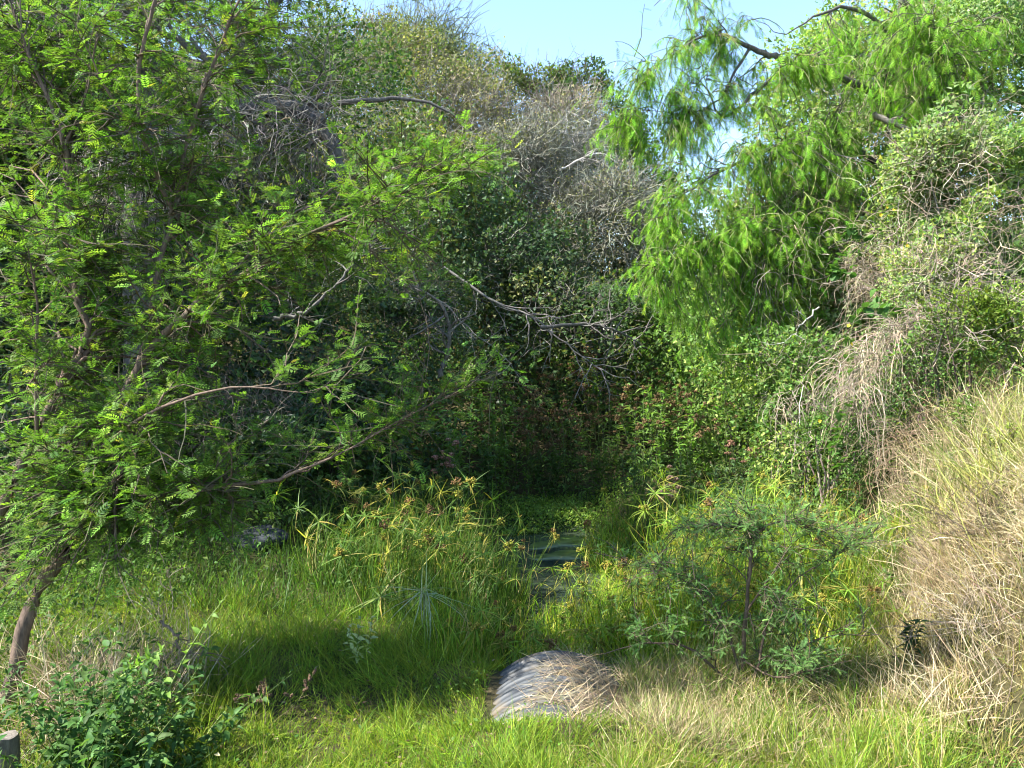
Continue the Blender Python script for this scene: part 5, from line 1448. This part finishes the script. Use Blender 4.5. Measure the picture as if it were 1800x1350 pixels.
dead_branch("grey dead limb leaning among the acacia branch tips", [(480, 560, 8.6), (540, 545, 8.6), (600, 490, 8.7), (660, 430, 8.8)], 14, .8, .028, (.13, .12, .105))
dead_branch("pale forked dead branch hanging on the slope below the drooping foliage", [(1440, 540, 11.4), (1415, 565, 11.2), (1395, 585, 11.1), (1380, 602, 11.0)], 3, .3, .013, (.42, .39, .34))
dead_branch("thick dead limb slanting down the upper right slope", [(1535, 200, 12.3), (1590, 225, 12.2), (1640, 245, 12.1), (1700, 180, 12.1)], 8, .7, .05, (.22, .19, .16))
dead_branch("spiny fallen twig in the shaded grass at the lower left", [(280, 1092, 5.6), (310, 1120, 5.5), (330, 1150, 5.5), (390, 1160, 5.5)], 14, .28, .011, (.22, .16, .12), name="fallen_twig")
# stump at the bottom left edge
b = P(12, 1320, 4.25); gz = float(hgt(b[0], b[1])); top = P(12, 1290, 4.25)[2]
th = thing("tree_stump", "sawn grey brown stump at the very bottom left corner", "stump", (b[0], b[1], gz))
k = 18; a = np.linspace(0, 2 * math.pi, k, endpoint=False)
prof = [(.070, gz - .08), (.062, gz + .1), (.056, (gz + top) / 2), (.058, top - .03), (.055, top - .006)]
V = [np.column_stack([b[0] + r_ * (1 + .10 * np.sin(3 * a + i * .5) + .06 * np.sin(7 * a)) * np.cos(a), b[1] + r_ * (1 + .10 * np.sin(3 * a + i * .5) + .06 * np.sin(7 * a)) * np.sin(a), np.full(k, z_) + .006 * np.sin(2 * a)]) for i, (r_, z_) in enumerate(prof)]
t = []
for i in range(len(V) - 1):
    for j in range(k):
        j2 = (j + 1) % k; t += [(i * k + j, i * k + j2, (i + 1) * k + j2), (i * k + j, (i + 1) * k + j2, (i + 1) * k + j)]
mb = MB(); mb.add(np.vstack(V), t, np.array([.16, .13, .10])); mb.build("bark", M_BARK, th, smooth=True)
vt = np.vstack([V[-1], [[b[0], b[1], top + .004]]]); tt = [(j, (j + 1) % k, k) for j in range(k)]
mb = MB(); mb.add(vt, tt, np.array([.20, .17, .14])); mb.build("cut_face", M_TWIG, th)
# rocks in the shade on the left bank
def rock_mat():
    m, nt, out = nodes_of("blue_grey_rock")
    N = nt.nodes.new; L = nt.links.new
    tc = N("ShaderNodeTexCoord")
    n1 = N("ShaderNodeTexNoise"); n1.inputs["Scale"].default_value = 6; n1.inputs["Detail"].default_value = 10; n1.inputs["Roughness"].default_value = .7
    L(tc.outputs["Object"], n1.inputs["Vector"])
    r1 = N("ShaderNodeValToRGB"); e = r1.color_ramp.elements
    e[0].position, e[0].color = .3, (.010, .013, .018, 1); e[1].position, e[1].color = .72, (.032, .038, .047, 1)
    L(n1.outputs["Fac"], r1.inputs[0])
    pb = N("ShaderNodeBsdfPrincipled"); pb.inputs["Roughness"].default_value = .85
    L(r1.outputs[0], pb.inputs["Base Color"])
    bp = N("ShaderNodeBump"); bp.inputs["Strength"].default_value = .7; bp.inputs["Distance"].default_value = .04
    L(n1.outputs["Fac"], bp.inputs["Height"]); L(bp.outputs[0], pb.inputs["Normal"]); L(pb.outputs[0], out.inputs[0])
    return m
M_ROCK = rock_mat()
import bmesh
def rock(label, u, v, d, s, seed):
    bm = bmesh.new(); bmesh.ops.create_icosphere(bm, subdivisions=4, radius=1)
    co = np.array([q.co[:] for q in bm.verts]); l1, l2 = Lump(8, seed), Lump(10, seed + 1)
    f = 1 + .16 * l1(co, 1.5) + .07 * l2(co, 4)
    co2 = co * f[:, None]; co2[:, 2] = np.clip(co2[:, 2], -.8, .62 + .05 * l2(co, 2))
    co2 = co2 * np.asarray(s)
    for q, c_ in zip(bm.verts, co2): q.co = c_
    me = bpy.data.meshes.new("rock"); bm.to_mesh(me); bm.free(); me.materials.append(M_ROCK)
    for pl in me.polygons: pl.use_smooth = True
    o = bpy.data.objects.new("rock", me); COL.objects.link(o); q = P(u, v, d); o.location = (q[0], q[1], float(hgt(q[0], q[1])) + s[2] * .25); o.rotation_euler = (.1, -.12, .3)
    tag(o, label, "rock", "rocks on the shaded left bank")
rock("flat blue grey rock slab half hidden by leaves on the shaded left bank", 450, 880, 9.4, (.34, .3, .13), 5)
print("TRIS", NTRI[0])
